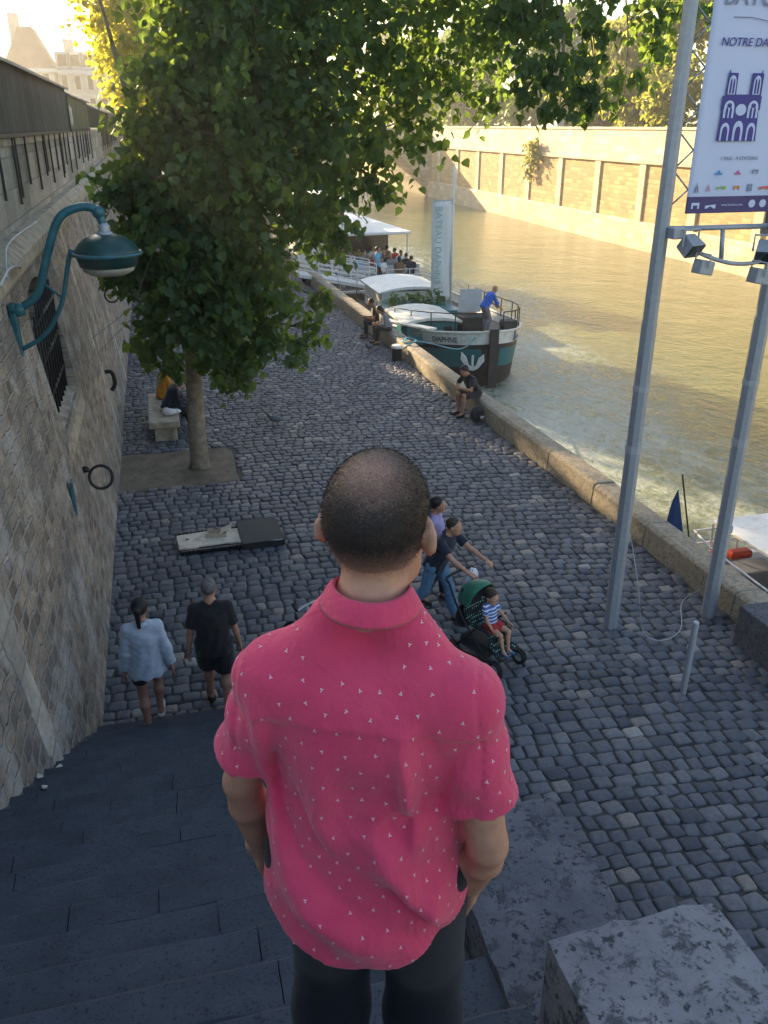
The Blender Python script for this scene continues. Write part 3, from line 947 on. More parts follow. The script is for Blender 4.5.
# bare earth round the tree, edged by setts
d = MB()
nx, ny = 30, 26
vs = []
for j in range(ny):
    for i in range(nx):
        x = -1.5 + 2.62 * i / (nx - 1); y = 15.5 + 2.1 * j / (ny - 1)
        e = min(i, nx - 1 - i, j, ny - 1 - j)
        vs.append((x, y, (-.03 if e == 0 else -.012 + .012 * math.sin(x * 5) * math.cos(y * 4.3) + random.uniform(-.004, .006) + .05 * math.exp(-((x - .38) ** 2 + (y - 16.4) ** 2) / .2))))
d.add(vs, [(j * nx + i, j * nx + i + 1, (j + 1) * nx + i + 1, (j + 1) * nx + i) for j in range(ny - 1) for i in range(nx - 1)])
tag(d.build('bare_earth', MAT['dirt'], None, True), kind='structure')
for y0, y1 in ():
    pass
# kerb of long stones
kb = MB()
y = -6.0
while y < 104:
    L = random.uniform(1.6, 2.6); y2 = y + L - .012
    h = .40 + random.gauss(0, .008)
    a0, a1 = kx(y), kx(y2); wd = .46
    if 7.0 < y < 9.0: pass
    vs = []
    for yy, xa in ((y, a0), (y2, a1)):
        vs += [(xa - .02, yy, -.06), (xa + .01, yy, h - .05), (xa + .07, yy, h), (xa + wd - .05, yy, h - .015), (xa + wd, yy, h - .07), (xa + wd, yy, -.06)]
    kb.add(vs, [(0, 1, 2, 3, 4, 5), (11, 10, 9, 8, 7, 6)] + [(i, i + 6, (i + 1) % 6 + 6, (i + 1) % 6) for i in range(6)])
    y += L
tag(kb.build('kerb', MAT['kerb_stone'], None, False, .02, 3), kind='structure')
# big end stone in front of the kerb
eb = MB(); eb.box((7.28, 7.55, .26), (.72, 1.25, .62), jit=.015)
tag(eb.build('granite_block', MAT['block_stone'], None, False, .025, 3), 'large squared grey stone block capping the near end of the quay kerb', 'stone block')

# ------------------------------------------------------------------ stairs
RISE, RUN, Y0 = .17, .295, 8.24
st = MB()
for k in range(0, 33):
    yb = Y0 - RUN * k; zt = RISE * (k + 1)
    xs = [-2.3, -1.0 + random.uniform(-.35, .35), random.uniform(-.3, .2), .78]
    for a, b_ in zip(xs, xs[1:]):
        dz = random.gauss(0, .004); dy = random.gauss(0, .005)
        seg = 8
        vs = []
        for i in range(seg + 1):
            x = a + .002 + (b_ - a - .004) * i / seg
            wear = -.010 * math.exp(-((x + .2) / .7) ** 2) + random.gauss(0, .0025)
            n0 = random.gauss(0, .004)
            vs += [(x, yb + dy, zt - .34), (x, yb + dy - .004, zt - .03), (x, yb + dy - .004 - .006 + n0, zt - .018 + wear + dz), (x, yb + dy - .028 + n0, zt + wear + dz), (x, yb - RUN - .02, zt + dz), (x, yb - RUN - .02, zt - .34)]
        fs = [(i * 6 + j, i * 6 + (j + 1) % 6, (i + 1) * 6 + (j + 1) % 6, (i + 1) * 6 + j) for i in range(seg) for j in range(6)]
        fs += [(5, 4, 3, 2, 1, 0), tuple(seg * 6 + j for j in range(6))]
        st.add(vs, fs)
st.add([(-2.3, 8.2, -.1), (-2.3, -2, -.1), (-2.3, -2, 5.5), (.78, 8.2, -.1), (.78, -2, -.1), (.78, -2, 5.5)], [(0, 1, 2), (3, 5, 4), (0, 3, 4, 1), (1, 4, 5, 2)])
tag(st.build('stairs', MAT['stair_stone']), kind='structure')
# stepped stone blocks that wall the open side of the stairs
blk_lab = ['speckled granite parapet block nearest the viewer, its near end cropped by the bottom edge', 'long granite parapet block one step below the nearest, beside the pink-shirted man',
           'granite parapet block further down the stairs, hidden past the pink-shirted man']
for i in range(8):
    ztop = 4.43 - .48 * i
    y1 = 1.37 - .0 - i * -.93; y0_ = y1 - (.93 if i else 1.3)
    bb = MB()
    nxs, nys = 10, 16
    def hgt(u, v): return random.gauss(0, .0035) - .012 * (abs(u - .5) * 2) ** 6 - .012 * (abs(v - .5) * 2) ** 8
    vs = []
    for j in range(nys + 1):
        for k in range(nxs + 1):
            u, v = k / nxs, j / nys
            vs.append((.78 + .48 * u + random.gauss(0, .003), y0_ + .004 + (y1 - y0_ - .008) * v + random.gauss(0, .003), ztop + hgt(u, v)))
    fs = [(j * (nxs + 1) + k, j * (nxs + 1) + k + 1, (j + 1) * (nxs + 1) + k + 1, (j + 1) * (nxs + 1) + k) for j in range(nys) for k in range(nxs)]
    b_idx = [k for k in range(nxs + 1)] + [j * (nxs + 1) + nxs for j in range(1, nys + 1)] + [nys * (nxs + 1) + k for k in range(nxs - 1, -1, -1)] + [j * (nxs + 1) for j in range(nys - 1, 0, -1)]
    nb0 = len(vs)
    for z in (ztop - .03, ztop - .6, -.1 if False else ztop - 1.1):
        for t_ in b_idx:
            p = vs[t_]
            vs.append((p[0] + random.gauss(0, .002), p[1] + random.gauss(0, .002), z))
    Lr = len(b_idx)
    for k in range(Lr):
        k2 = (k + 1) % Lr
        fs.append((b_idx[k2], b_idx[k], nb0 + k, nb0 + k2))
        for r_ in range(2): fs.append((nb0 + r_ * Lr + k2, nb0 + r_ * Lr + k, nb0 + (r_ + 1) * Lr + k, nb0 + (r_ + 1) * Lr + k2))
    bb.add(vs, fs)
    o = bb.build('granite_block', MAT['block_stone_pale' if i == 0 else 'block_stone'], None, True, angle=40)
    if i < 2: tag(o, blk_lab[i], 'stone block')
    else: tag(o, 'granite parapet block lower down the stairs, behind the pink-shirted man', 'stone block', 'parapet blocks hidden behind the man')
sw = MB()
sw.prism([(-2, -1.2), (8.2, -1.2), (8.2, .3), (6.9, .75), (2.3, 3.0), (.44, 3.5), (-2, 4.0)], .44, Matrix(((0, 0, 1, .80), (1, 0, 0, 0), (0, 1, 0, 0), (0, 0, 0, 1))))
tag(sw.build('stair_wall', MAT['rubble_wall']), 'stone wall under the granite blocks on the open side of the stairs', 'wall')

# ------------------------------------------------------------------ the embankment wall on the left
BAT = .14
def wx(z): return -1.18 - BAT * z
wall = empty('embankment_wall', (0, 0, 0), 0, 'tall sloping rubble stone embankment wall along the left of the stairs and quay', 'wall')
wm = MB()
Y_A, Y_B = -6, 112
zs = [-.6, 4.55]
prof = [(wx(-.6), -.6), (wx(4.55), 4.55), (-3.4, 4.55), (-3.4, -.6)]
MXZ = Matrix(((1, 0, 0, 0), (0, 0, 1, Y_A), (0, 1, 0, 0), (0, 0, 0, 1)))
wm.prism(prof, Y_B - Y_A, MXZ)
wo = wm.build('masonry_face', MAT['rubble_wall'], wall)
# window opening
cut = MB()
arch = [(12.0, 2.35), (14.6, 2.35), (14.6, 3.75)] + [(13.3 + 1.3 * math.cos(a), 3.75 + .55 * math.sin(a)) for a in [pi * k / 10 for k in range(1, 10)]] + [(12.0, 3.75)]
MYZ = Matrix(((0, 0, 1, -2.35), (1, 0, 0, 0), (0, 1, 0, 0), (0, 0, 0, 1)))
cut.prism(arch, 1.6, MYZ)
co = cut.build('cutter', MAT['iron'])
md = wo.modifiers.new('b', 'BOOLEAN'); md.object = co; md.operation = 'DIFFERENCE'; md.solver = 'EXACT'
dg = bpy.context.evaluated_depsgraph_get(); dg.update()
me = bpy.data.meshes.new_from_object(wo.evaluated_get(dg)); wo.modifiers.clear(); wo.data = me
bpy.data.objects.remove(co)
win = empty('barred_window', (0, 0, 0)); win.parent = wall
gr = MB()
for k in range(9):
    y = 12.12 + 2.36 * k / 8
    zt = 3.75 + .55 * math.sqrt(max(0, 1 - ((y - 13.3) / 1.3) ** 2))
    gr.tube([(-1.68, y, 2.36), (-1.68, y, zt)], .018, 6)
for z in (2.75, 3.3, 3.85): gr.box((-1.68, 13.3, z), (.03, 2.56, .05))
gr.build('grille', MAT['iron'], win, True)
pn = MB(); pn.box((-2.2, 13.3, 3.3), (.02, 2.6, 1.98)); pn.build('dark_backing', MAT['black_plastic'], win)  # black sheet, its colour stands for the dark of the deep recess
sl = MB()
sl.add([(-1.44, 11.9, 2.0), (-1.44, 14.7, 2.0), (-1.52, 14.7, 2.34), (-1.52, 11.9, 2.34), (-1.75, 11.9, 2.0), (-1.75, 14.7, 2.0), (-1.75, 14.7, 2.42), (-1.75, 11.9, 2.42)],
       [(0, 1, 2, 3), (3, 2, 6, 7), (0, 3, 7, 4), (1, 5, 6, 2), (4, 7, 6, 5), (0, 4, 5, 1)])
sl.build('sill', MAT['bench_stone'], win, False, .02)
# ledge course and parapet
lg = MB()
lg.prism([(-1.70, 4.551), (-1.66, 4.62), (-1.66, 4.78), (-1.80, 4.94), (-2.6, 4.96), (-2.6, 4.551)], Y_B - Y_A, MXZ)
lg.build('ledge_course', MAT['bench_stone'], wall, False)
pp = MB(); pp.prism([(-1.93, 4.93), (-1.93, 6.02), (-2.35, 6.02), (-2.35, 4.93)], Y_B - Y_A, MXZ); pp.build('parapet', MAT['ashlar'], wall)
pc = MB(); pc.prism([(-1.90, 6.022), (-1.90, 6.13), (-2.12, 6.17), (-2.38, 6.13), (-2.38, 6.022)], Y_B - Y_A, MXZ); pc.build('coping', MAT['bench_stone'], wall, False, .01)
# dressed stone bands built into the face, following its slope
for (y, wdt) in ((6.55, .46), (18.4, .4), (23.5, .36), (33, .6), (45, .6), (60, .7)):
    bd = MB()
    z = -.1
    k = 0
    while z < 4.5:
        hh = min(random.uniform(.42, .6), 4.54 - z)
        ww = wdt * (1.0 if k % 2 else .72) + random.uniform(-.04, .04)
        z2 = z + hh - .012
        vs = []
        for zz in (z, z2):
            for yy in (y - ww / 2, y + ww / 2):
                vs += [(wx(zz) + .012, yy, zz), (wx(zz) - .2, yy, zz)]
        bd.add(vs, [(0, 2, 3, 1), (4, 5, 7, 6), (0, 4, 6, 2), (1, 3, 7, 5), (0, 1, 5, 4), (2, 6, 7, 3)])
        z += hh; k += 1
    bd.build('stone_band', MAT['ashlar'], wall, False, .012)
# mortared fillet that closes the joint between steps and wall
ff = MB(); vs = []; fs = []
NF = 46
for k in range(NF + 1):
    y = 8.3 - 10.0 * k / NF
    z = max(.02, RISE * (Y0 - y) / RUN + .10 + random.gauss(0, .012))
    ox = .045 + random.gauss(0, .006)
    vs += [(wx(z) - .12, y, z + .03), (wx(z) + .004, y, z + .03), (wx(z - .05) + ox, y, z - .045), (wx(z - .3) + ox, y, z - .45)]
for k in range(NF):
    for j in range(3): fs.append((k * 4 + j, k * 4 + j + 1, k * 4 + j + 5, k * 4 + j + 4))
ff.add(vs, fs); ff.build('base_fillet', MAT['stair_stone'], wall, True)
# mooring rings
def ring_obj(y, z, r, label, facing=1):
    rt = empty('mooring_ring', (wx(z), y, z), 0, label, 'mooring ring')
    rg = MB()
    rg.tube([(.07 + r + r * math.cos(a), .05 * math.sin(a), -r * .75 + r * math.sin(a)) for a in [2 * pi * k / 28 for k in range(29)]], r * .14, 8, cap=False)
    rg.build('ring', MAT['iron'], rt, True)
    p = MB(); p.sphere((.03, 0, .02), (.06, .05, .05)); p.tube([(-.05, 0, 0), (.08, 0, .0)], .03, 8); p.build('staple', MAT['iron'], rt, True)
ring_obj(12.5, 1.62, .165, 'black iron mooring ring on the wall beside the bare earth of the tree')
ring_obj(23.5, 2.4, .17, 'iron mooring ring far along the wall, seen just under the lamp shade')
hk = MB(); hk.tube(bez([(wx(1.3) - .05, 19, 1.42), (wx(1.3) + .12, 19, 1.4), (wx(1.3) + .16, 19, 1.15), (wx(1.3) + .08, 19, 1.0)], 5), .045, 8)
tag(hk.build('wall_hook', MAT['iron'], None, True), 'short black iron hook fixed to a pale stone band of the embankment wall', 'hook')
pq = MB(); pq.box((wx(1.75) + .012, 11.0, 1.75), (.03, .16, .62), Matrix.Identity(4))
tag(pq.build('wall_plate', MAT['teal_paint'], None, False, .006), 'small narrow teal metal plate on the wall left of the mooring ring', 'metal plate')
cb = MB()
cb.tube(bez([(-1.70, 14.2, 4.985), (-1.76, 12.6, 4.985), (-1.74, 11.4, 4.98), (-1.66, 10.6, 4.93), (-1.62, 10.2, 4.78)], 6), .014, 6)
cb.tube(bez([(-1.60, 9.6, 4.80), (-1.62, 10.4, 4.84), (-1.63, 11.1, 4.78), (-1.66, 11.5, 4.70), (-1.815, 11.6, 4.5), (-1.80, 11.6, 4.1)], 8), .016, 6)
tag(cb.build('cable', MAT['grey_paint'], None, True), 'grey electric cable clipped along the ledge above the wall lamp', 'cable')

# ------------------------------------------------------------------ bookstall boxes
def book_box(y0, y1, z0, z1, m, label, lidm='zinc', name='book_box', bw=.85):
    rt = empty(name, (-1.9, (y0 + y1) / 2, z0), 0, label, 'book box', 'bookstall boxes on the parapet')
    L = (y1 - y0) / 2
    bx = MB(); h = z1 - z0
    bx.prism([(.02, 0), (.02, h - .26), (-.62, h), (-.75, h - .1), (-.75, 0)], 2 * L, Matrix(((1, 0, 0, 0), (0, 0, 1, -L), (0, 1, 0, 0), (0, 0, 0, 1))))
    bx.build('box_body', MAT[m], rt)
    ld = MB()
    ld.prism([(.12, h - .30), (.12, h - .25), (-.60, h + .05), (-.80, h + .0), (-.80, h - .05), (-.60, h + .001)], 2 * L + .1, Matrix(((1, 0, 0, 0), (0, 0, 1, -L - .05), (0, 1, 0, 0), (0, 0, 0, 1))))
    ld.build('lid', MAT[lidm], rt, False, .008)
    sl_ = MB(); sl_.box((-.02, 0, -.03), (.12, 2 * L, .055)); sl_.build('base_rail', MAT['iron'], rt, False, .005)
    y = -L + .5
    k = 0
    while y < L:
        br = MB(); ln = (.92, .74)[k % 2] + random.uniform(-.03, .03)
        br.box((.005, y, -.05 - ln / 2), (.03, .075, ln))
        if k % 3 == 1: br.box((.005, y + .26, -.05 - ln * .46), (.03, .06, ln * .92))
        br.build('bracket', MAT['iron'], rt, False, .004)
        y += random.uniform(1.15, 1.5); k += 1
    return rt
book_box(8.6, 25.4, 6.19, 7.40, 'plank_wood', 'long grey weathered plank book box at the left edge, with a dark overhanging lid')
book_box(25.9, 34.6, 6.19, 7.28, 'plank_olive', 'olive green plank book box next beyond the long grey one')
book_box(43.0, 52.0, 6.19, 7.15, 'plank_green', 'small dark green book box third along the parapet')
book_box(53.0, 66.0, 6.19, 7.2, 'plank_wood', 'distant grey book box nearest the sunlit yellow leaves')
bxw = MB()
for r_ in (.2, .14): bxw.tube([(-1.95 + .02 * math.cos(a), 25.62, 6.45 + 0) for a in (0, 1)], .004, 4)
tub = MB()
for k, rr_ in enumerate((.24, .19)):
    tub.tube([(-1.83 + .02 * k, 25.65 + .04 * k + .10 * math.cos(a), 6.52 + rr_ * math.sin(a)) for a in [2 * pi * i / 20 for i in range(21)]], .018, 6, cap=False)
tag(tub.build('hose_coil', MAT['white_paint'], None, True), 'coil of pale hose hung between the grey and the olive book boxes', 'hose')

# ------------------------------------------------------------------ wall lamp
LY = 10.9
lamp = empty('wall_lamp', (wx(4.2), LY, 4.2), 0, 'teal street lamp on a curved bracket arm fixed to the embankment wall', 'lamp')
def L_(x, y, z): return (x - wx(4.2), y - LY, z - 4.2)
a = MB(); a.box(L_(-1.73, LY, 4.08), (.07, .16, .62)); a.build('mounting_plate', MAT['teal_paint'], lamp, False, .012)
a = MB(); a.tube([L_(-1.74, LY, 4.30), L_(-1.60, LY, 4.32)], [.085, .075], 12); a.tube(bez([L_(-1.66, LY, 4.31), L_(-1.42, LY, 4.50), L_(-1.24, LY, 4.95), L_(-1.06, LY, 5.32), L_(-.82, LY, 5.44), L_(-.64, LY, 5.40), L_(-.58, LY, 5.22)], 8), .048, 12)
a.sphere(L_(-.62, LY, 5.38), .075); a.build('arm', MAT['teal_paint'], lamp, True)
a = MB(); a.tube(bez([L_(-1.70, LY, 3.84), L_(-1.42, LY, 4.0), L_(-1.18, LY, 4.35), L_(-1.04, LY, 4.80), L_(-.98, LY, 4.98)], 8), .027, 8)
a.tube([L_(-1.16, LY, 4.43), L_(-1.36, LY, 4.62)], .016, 6); a.build('brace', MAT['teal_paint'], lamp, True)
a = MB(); a.lathe([(.05, 5.26), (.065, 5.22), (.05, 5.17), (.09, 5.16), (.10, 5.13)], L_(-.58, LY, 0), 20); a.build('neck', MAT['galv'], lamp, True)
sh_ = MB(); sh_.lathe([(.02, 5.15), (.12, 5.135), (.23, 5.10), (.31, 5.04), (.36, 4.97), (.375, 4.93), (.36, 4.89), (.33, 4.78), (.31, 4.78), (.34, 4.87)], L_(-.58, LY, 0), 40)
so_ = sh_.build('lamp_shade', MAT['teal_shade'], lamp, True)
a = MB(); a.tube([(L_(-.58, LY, 0)[0] + .388 * math.cos(t), .388 * math.sin(t), L_(0, 0, 4.92)[2]) for t in [2 * pi * k / 40 for k in range(41)]], .022, 8, cap=False); a.tube([L_(-1.0, LY, 4.93), L_(-.93, LY, 4.93)], .04, 8); a.build('rim', MAT['teal_paint'], so_, True)
a = MB(); a.lathe([(.31, 4.778), (.29, 4.72), (.22, 4.68), (.1, 4.665)], L_(-.58, LY, 0), 30); a.build('glass', mat('lamp_glass', (.28, .27, .24), .25, .1, 3, spec=.6), lamp, True)
# ------------------------------------------------------------------ trees
MAIN = [(0.95, 16.0, 7.82, .9), (1.15, 15.5, 7.66, 1.25), (2.01, 16.0, 7.86, 1.6), (3.01, 16.0, 7.89, 1.6), (4.04, 16.0, 7.84, 1.5), (5.26, 16.5, 7.84, 1.3), (6.3, 17.0, 7.84, 1.0), (6.2, 17.0, 6.95, 0.7), (5.0, 16.5, 6.98, 1.1), (4.04, 16.0, 6.85, 1.3), (2.72, 15.5, 6.83, 1.5), (1.51, 15.0, 6.8, 1.5), (0.72, 15.0, 6.79, 1.15), (0.12, 15.0, 6.3, .6), (-0.40, 14.8, 5.42, 0.55), (0.17, 15.0, 5.65, 1.2), (1.09, 14.5, 5.8, 1.4), (2.26, 15.0, 5.78, 1.3), (3.3, 15.5, 5.95, 1.2), (4.4, 16.0, 6.16, 0.8), (3.75, 15.5, 5.36, 0.55), (2.85, 15.0, 4.91, 0.7), (2.01, 14.8, 4.71, 1.0), (1.0, 14.5, 4.77, 1.2), (0.1, 14.5, 4.72, 1.0), (-0.47, 14.8, 4.15, 0.6), (0.21, 14.6, 3.84, 1.0), (1.09, 14.5, 3.82, 1.0), (1.85, 14.8, 3.73, 0.7), (2.46, 14.8, 3.02, 0.42), (1.48, 14.8, 2.99, 0.7), (0.72, 14.8, 3.06, 0.75), (-0.05, 15.0, 3.15, 0.55), (1.15, 15.2, 2.25, 0.5), (0.75, 15.4, 2.35, 0.4), (-0.02, 15.3, 2.5, 0.38), (-0.3, 15.3, 2.75, .35), (2.26, 14.8, 2.67, 0.35), (3.0, 14.8, 4.42, 0.4), (2.7, 14.8, 3.5, .3),
        (1, 16, 9.6, 1.9), (3, 16.2, 9.6, 1.9), (5, 16.6, 9.2, 1.6), (.3, 16.8, 9.8, 1.3), (2, 16.5, 11.2, 2.0), (4, 16.5, 10.8, 1.6), (.2, 17, 11, 1.5)]
tree('quay_tree', 'broad dark green tree rising from bare earth beside the embankment wall, foreground of the quay', (.38, 16.4, -.02),
     [(.38, 16.4, -.02), (.40, 16.38, 1.2), (.46, 16.3, 2.6), (.62, 16.1, 4.4), (.9, 16.0, 6.4), (1.2, 16.1, 8.4), (1.4, 16.3, 10.4)],
     [(14, [(1.7, 16.0, 5.6), (3.2, 16.2, 7.2), (5.2, 16.6, 8.4)], .11), (16, [(-.1, 16.2, 6.2), (-.5, 16.6, 8.2)], .1)],
     MAIN, 190, .145, 'leaf', 'bark', 'trees along the lower quay', 'tree', .188, thin=lambda x, z: 1.1 if x < 1.4 else (.62 if x < 3 else .40))
SPR = [(6.12, 14.0, 7.23, .6), (6.82, 14.0, 7.15, .5), (6.3, 14.5, 7.88, .75), (7.1, 14.0, 7.78, .65), (7.96, 14.0, 7.9, .55), (6.44, 13.8, 6.62, .36), (6.42, 13.8, 6.9, .36), (7.54, 13.8, 6.9, .45), (8.65, 14.0, 8.03, .45), (5.81, 15.0, 7.8, .85), (8.14, 14.0, 7.35, .35), (6.98, 13.8, 6.52, .2), (7.0, 13.9, 6.8, .32), (5.95, 14.2, 6.75, .35),
       (5.6, 15, 8.9, 1.3), (7, 14.4, 9.0, 1.2), (8.4, 14.2, 9.0, 1.0), (4.2, 14.8, 9.8, 1.2)]
# the same foreground tree carries a long limb that droops over the water
mt_root = [o for o in COL.objects if o.name == 'quay_tree'][0]
lb = MB()
bv = Vector((.38, 16.4, -.02))
lb.tube([p - bv for p in bez([(1.0, 16.0, 7.0), (3.2, 15.6, 9.0), (5.4, 15.0, 9.4), (7.2, 14.4, 8.7), (8.7, 14.1, 8.1)], 7)], [.09 - .0028 * k for k in range(29)], 7)
for (x, y, z, r) in SPR[:14]:
    st0 = Vector((x + random.uniform(-.5, .2), 14.7, 9.0))
    lb.tube([p - bv for p in bez([st0, Vector((x + .1, y + .3, z + .8)), Vector((x, y, z - r * .3))], 5)], [.02 - .0014 * k for k in range(11)], 5)
lb.build('limb', MAT['bark'], mt_root, True)
leaves('leaf_spray', [(x - bv.x, y - bv.y, z - bv.z, r) for x, y, z, r in SPR], 120, .135, MAT['leaf'], mt_root, .9, .5)

def blob_tree(name, label, base, h, r, dens, size, lm, group, n=14, low=.35, tr=.25, flat=1.0):
    x0, y0, z0 = base
    cl = []
    for k in range(n):
        a = random.uniform(0, 2 * pi); u = random.random() ** .6; zz = random.uniform(low, .95)
        rr = r * (1 - .55 * abs(zz - .6) / .5) * u
        cl.append((x0 + rr * math.cos(a), y0 + rr * math.sin(a) * flat, z0 + h * zz, r * random.uniform(.3, .5)))
    return tree(name, label, base, [base, (x0 + .1, y0, z0 + h * .3), (x0 + random.uniform(-.3, .3), y0, z0 + h * .6), (x0, y0, z0 + h * .88)], [], cl, dens, size, lm, 'bark_dark', group, 'tree', tr)
G1 = 'trees along the lower quay'
tree('quay_tree', 'sunlit yellow green tree glowing behind the foreground tree, above the book boxes', (1.2, 47, 0), [(1.2, 47, 0), (1.1, 47, 4), (.9, 47, 8), (.6, 47, 12)], [], [(-1.49, 46.0, 11.31, 1.5), (-0.61, 47.0, 10.53, 1.9), (-0.87, 48.0, 12.7, 2.0), (0.86, 46.5, 11.58, 2.4), (-1.14, 47.5, 9.17, 1.3), (0.12, 46.0, 9.1, 2.2), (-0.57, 47.0, 7.91, 1.3), (0.61, 48.0, 7.18, 1.8), (2.26, 46.5, 9.56, 2.6), (1.97, 47.5, 6.52, 2.0), (1.12, 46.0, 13.93, 2.6), (3.28, 47.0, 13.24, 2.8)], 46, .24, 'leaf_yellow', 'bark_dark', G1, 'tree', .25)
blob_tree('quay_tree', 'third quay tree further along, mostly hidden behind the foreground leaves', (.4, 52, 0), 13, 3.8, 40, .26, 'leaf', G1, 18, .38)
blob_tree('quay_tree', 'farthest quay tree, hidden deep behind the foreground leaves', (.2, 72, 0), 13, 4.2, 25, .32, 'leaf', G1, 16, .35)
G2 = 'street trees above the embankment wall'
blob_tree('street_tree', 'tall unseen street tree added out of frame at left to shade the foreground crown', (-9, 26.5, 4.85), 13.5, 4.4, 50, .22, 'leaf', G2, 22, .4)  # unseen, added to keep sun off the main crown and the air before it
blob_tree('street_tree', 'tall unseen street tree added far out of frame at left to shade the near kerb', (-13, 56, 4.85), 15, 4.2, 40, .25, 'leaf', G2, 22, .4)  # unseen tree, put in only to shade the kerb's near end
blob_tree('street_tree', 'street tree whose leafy twigs hang in at the top left corner', (-9.0, 40, 4.85), 10, 3.3, 50, .2, 'leaf', G2, 20, .3)
blob_tree('street_tree', 'unseen street tree added on the embankment out of frame at left, shading the stairs', (-5.6, 13.2, 4.85), 10, 3.6, 75, .2, 'leaf', G2, 22, .3)  # added out of view so the man and the stairs stay in shade
# far bank trees
G3 = 'trees along the far bank'
far = [((37, 128, 4.6), 13, 6.5, 'leaf_far', 'olive tree at the far left of the opposite bank, beyond the bridge corner'),
       ((37.5, 106, 4.6), 12.5, 6.5, 'leaf', 'dense dark tree on the opposite bank above the shaded wall end'),
       ((39, 90, 4.6), 12, 6, 'leaf', 'dense dark green tree on the opposite bank behind the drooping sprays'),
       ((41, 78, 4.6), 9.0, 4.5, 'leaf_far', 'low olive tree on the opposite bank seen through drooping leaves'),
       ((38, 66, 4.6), 9.5, 4.6, 'leaf_gold', 'bright yellow green tree on the opposite bank left of the tall poles'),
       ((37.5, 57, 4.6), 10.5, 4.8, 'leaf_gold', 'sunlit yellow tree on the opposite bank directly behind the tall pole'),
       ((40, 49, 4.6), 14, 5, 'leaf_far', 'tall olive tree on the opposite bank behind the lattice of the banner frame'),
       ((40, 38, 4.6), 13, 5, 'leaf_far', 'olive tree on the opposite bank hidden behind the white banner')]
for b_, h_, r_, lm_, lab in far:
    blob_tree('bank_tree', lab, b_, h_, r_, 16 if b_[1] > 80 else 26, .5 if b_[1] > 80 else .36, lm_, G3, 22, .22)
# clipped ivy growing out of the far wall
iv = empty('ivy', (32.3, 73.6, 4.3), 0, 'green ivy clump spilling over the coping of the far river wall', 'plant')
leaves('foliage', [(0, 0, .6, .9), (-.1, .6, 0, .9), (-.15, .2, -.9, .8), (-.2, -.4, .1, .8), (-.2, .4, -1.7, .5), (-.1, -1.1, -.4, .5)], 45, .26, MAT['leaf_far'], iv, .9)
MB().tube([(.1, 0, .4), (.0, .1, -.4), (.05, .2, -1.6)], .05, 6).build('stem', MAT['bark_dark'], iv, True)

# ------------------------------------------------------------------ far river wall
FW = 32.5
fw = empty('river_wall', (FW, 0, 0), 0, 'long sunlit brick river wall with pale stone pilasters on the opposite bank', 'wall')
def fbox(name, x0, x1, y0, y1, z0, z1, m, bevel=0):
    o = MB().box2((x0 - FW, y0, z0), (x1 - FW, y1, z1)).build(name, MAT[m], fw, False, bevel)
    return o
fbox('brick_face', FW, FW + .8, -30, 104, -3, 3.9, 'far_brick')
fbox('base_course', FW - .35, FW + .4, -30, 104, -3, .25, 'far_ashlar', .05)
fbox('coping', FW - .22, FW + .78, -30, 104, 3.902, 4.2, 'far_ashlar', .04)
fbox('parapet', FW + .05, FW + .6, -30, 104, 4.202, 6.0, 'far_ashlar')
fbox('parapet_cap', FW - .04, FW + .7, -30, 104, 6.002, 6.18, 'far_ashlar', .03)
y = 23.0
while y < 103:
    fbox('pilaster', FW - .14, FW + .3, y, y + .85, .252, 3.9, 'far_ashlar', .02)
    y += 6.45
# ------------------------------------------------------------------ bridge
BY = 106.0
br = empty('stone_bridge', (15, BY, 0), 0, 'low stone arch bridge crossing the river behind the foreground leaves', 'bridge')
MX = Matrix(((1, 0, 0, -15), (0, 0, 1, 0), (0, 1, 0, 0), (0, 0, 0, 1)))
sp = []
def arch_poly(x0, x1):
    return [(x0 + (x1 - x0) * k / 20, -1.6 + 5.2 * math.sin(pi * k / 20) ** .75) for k in range(21)]
edges = [(-3, 8.5), (10, 21), (22.5, 32.4)]
poly = [(-6, 4.9), (-6, -3)]
for a_, b_ in edges:
    poly += [(a_, -3)] + arch_poly(a_, b_) + [(b_, -3)]
poly += [(33.2, -3), (33.2, 4.9)]
def strip(poly_top, z_top):
    pass
bm_ = MB()
# spandrels as vertical slices so that the arches stay open
xs_ = [-6.0]
for a_, b_ in edges: xs_ += [a_ + (b_ - a_) * k / 20 for k in range(21)]
xs_ += [33.2]
def under(x):
    for a_, b_ in edges:
        if a_ <= x <= b_:
            return -1.6 + 5.2 * math.sin(pi * (x - a_) / (b_ - a_)) ** .75
    return -3
vs = []; fs = []
pts_ = []
for a_, b_ in edges:
    pts_ += [(a_, -3)] + [(a_ + (b_ - a_) * k / 20, under(a_ + (b_ - a_) * k / 20)) for k in range(21)] + [(b_, -3)]
pts_ = [(-6, -3)] + pts_ + [(33.2, -3)]
for (x, z) in pts_:
    for yy in (0, 12): vs += [(x, yy, z), (x, yy, 4.6)]
for i in range(len(pts_) - 1):
    a0, b0_ = i * 4, (i + 1) * 4
    fs += [(a0, b0_, b0_ + 1, a0 + 1), (a0 + 2, a0 + 3, b0_ + 3, b0_ + 2), (a0, a0 + 2, b0_ + 2, b0_), (a0 + 1, b0_ + 1, b0_ + 3, a0 + 3)]
bm_.add([(x - 15, y_, z) for x, y_, z in vs], fs)
bm_.build('arches', MAT['bridge_stone'], br)
MB().box2((-21, -.25, 4.602), (18.2, 12.25, 4.9)).build('deck_course', MAT['bridge_stone'], br)
MB().box2((-21, -.1, 4.902), (18.2, .3, 6.0)).build('parapet', MAT['bridge_stone'], br)

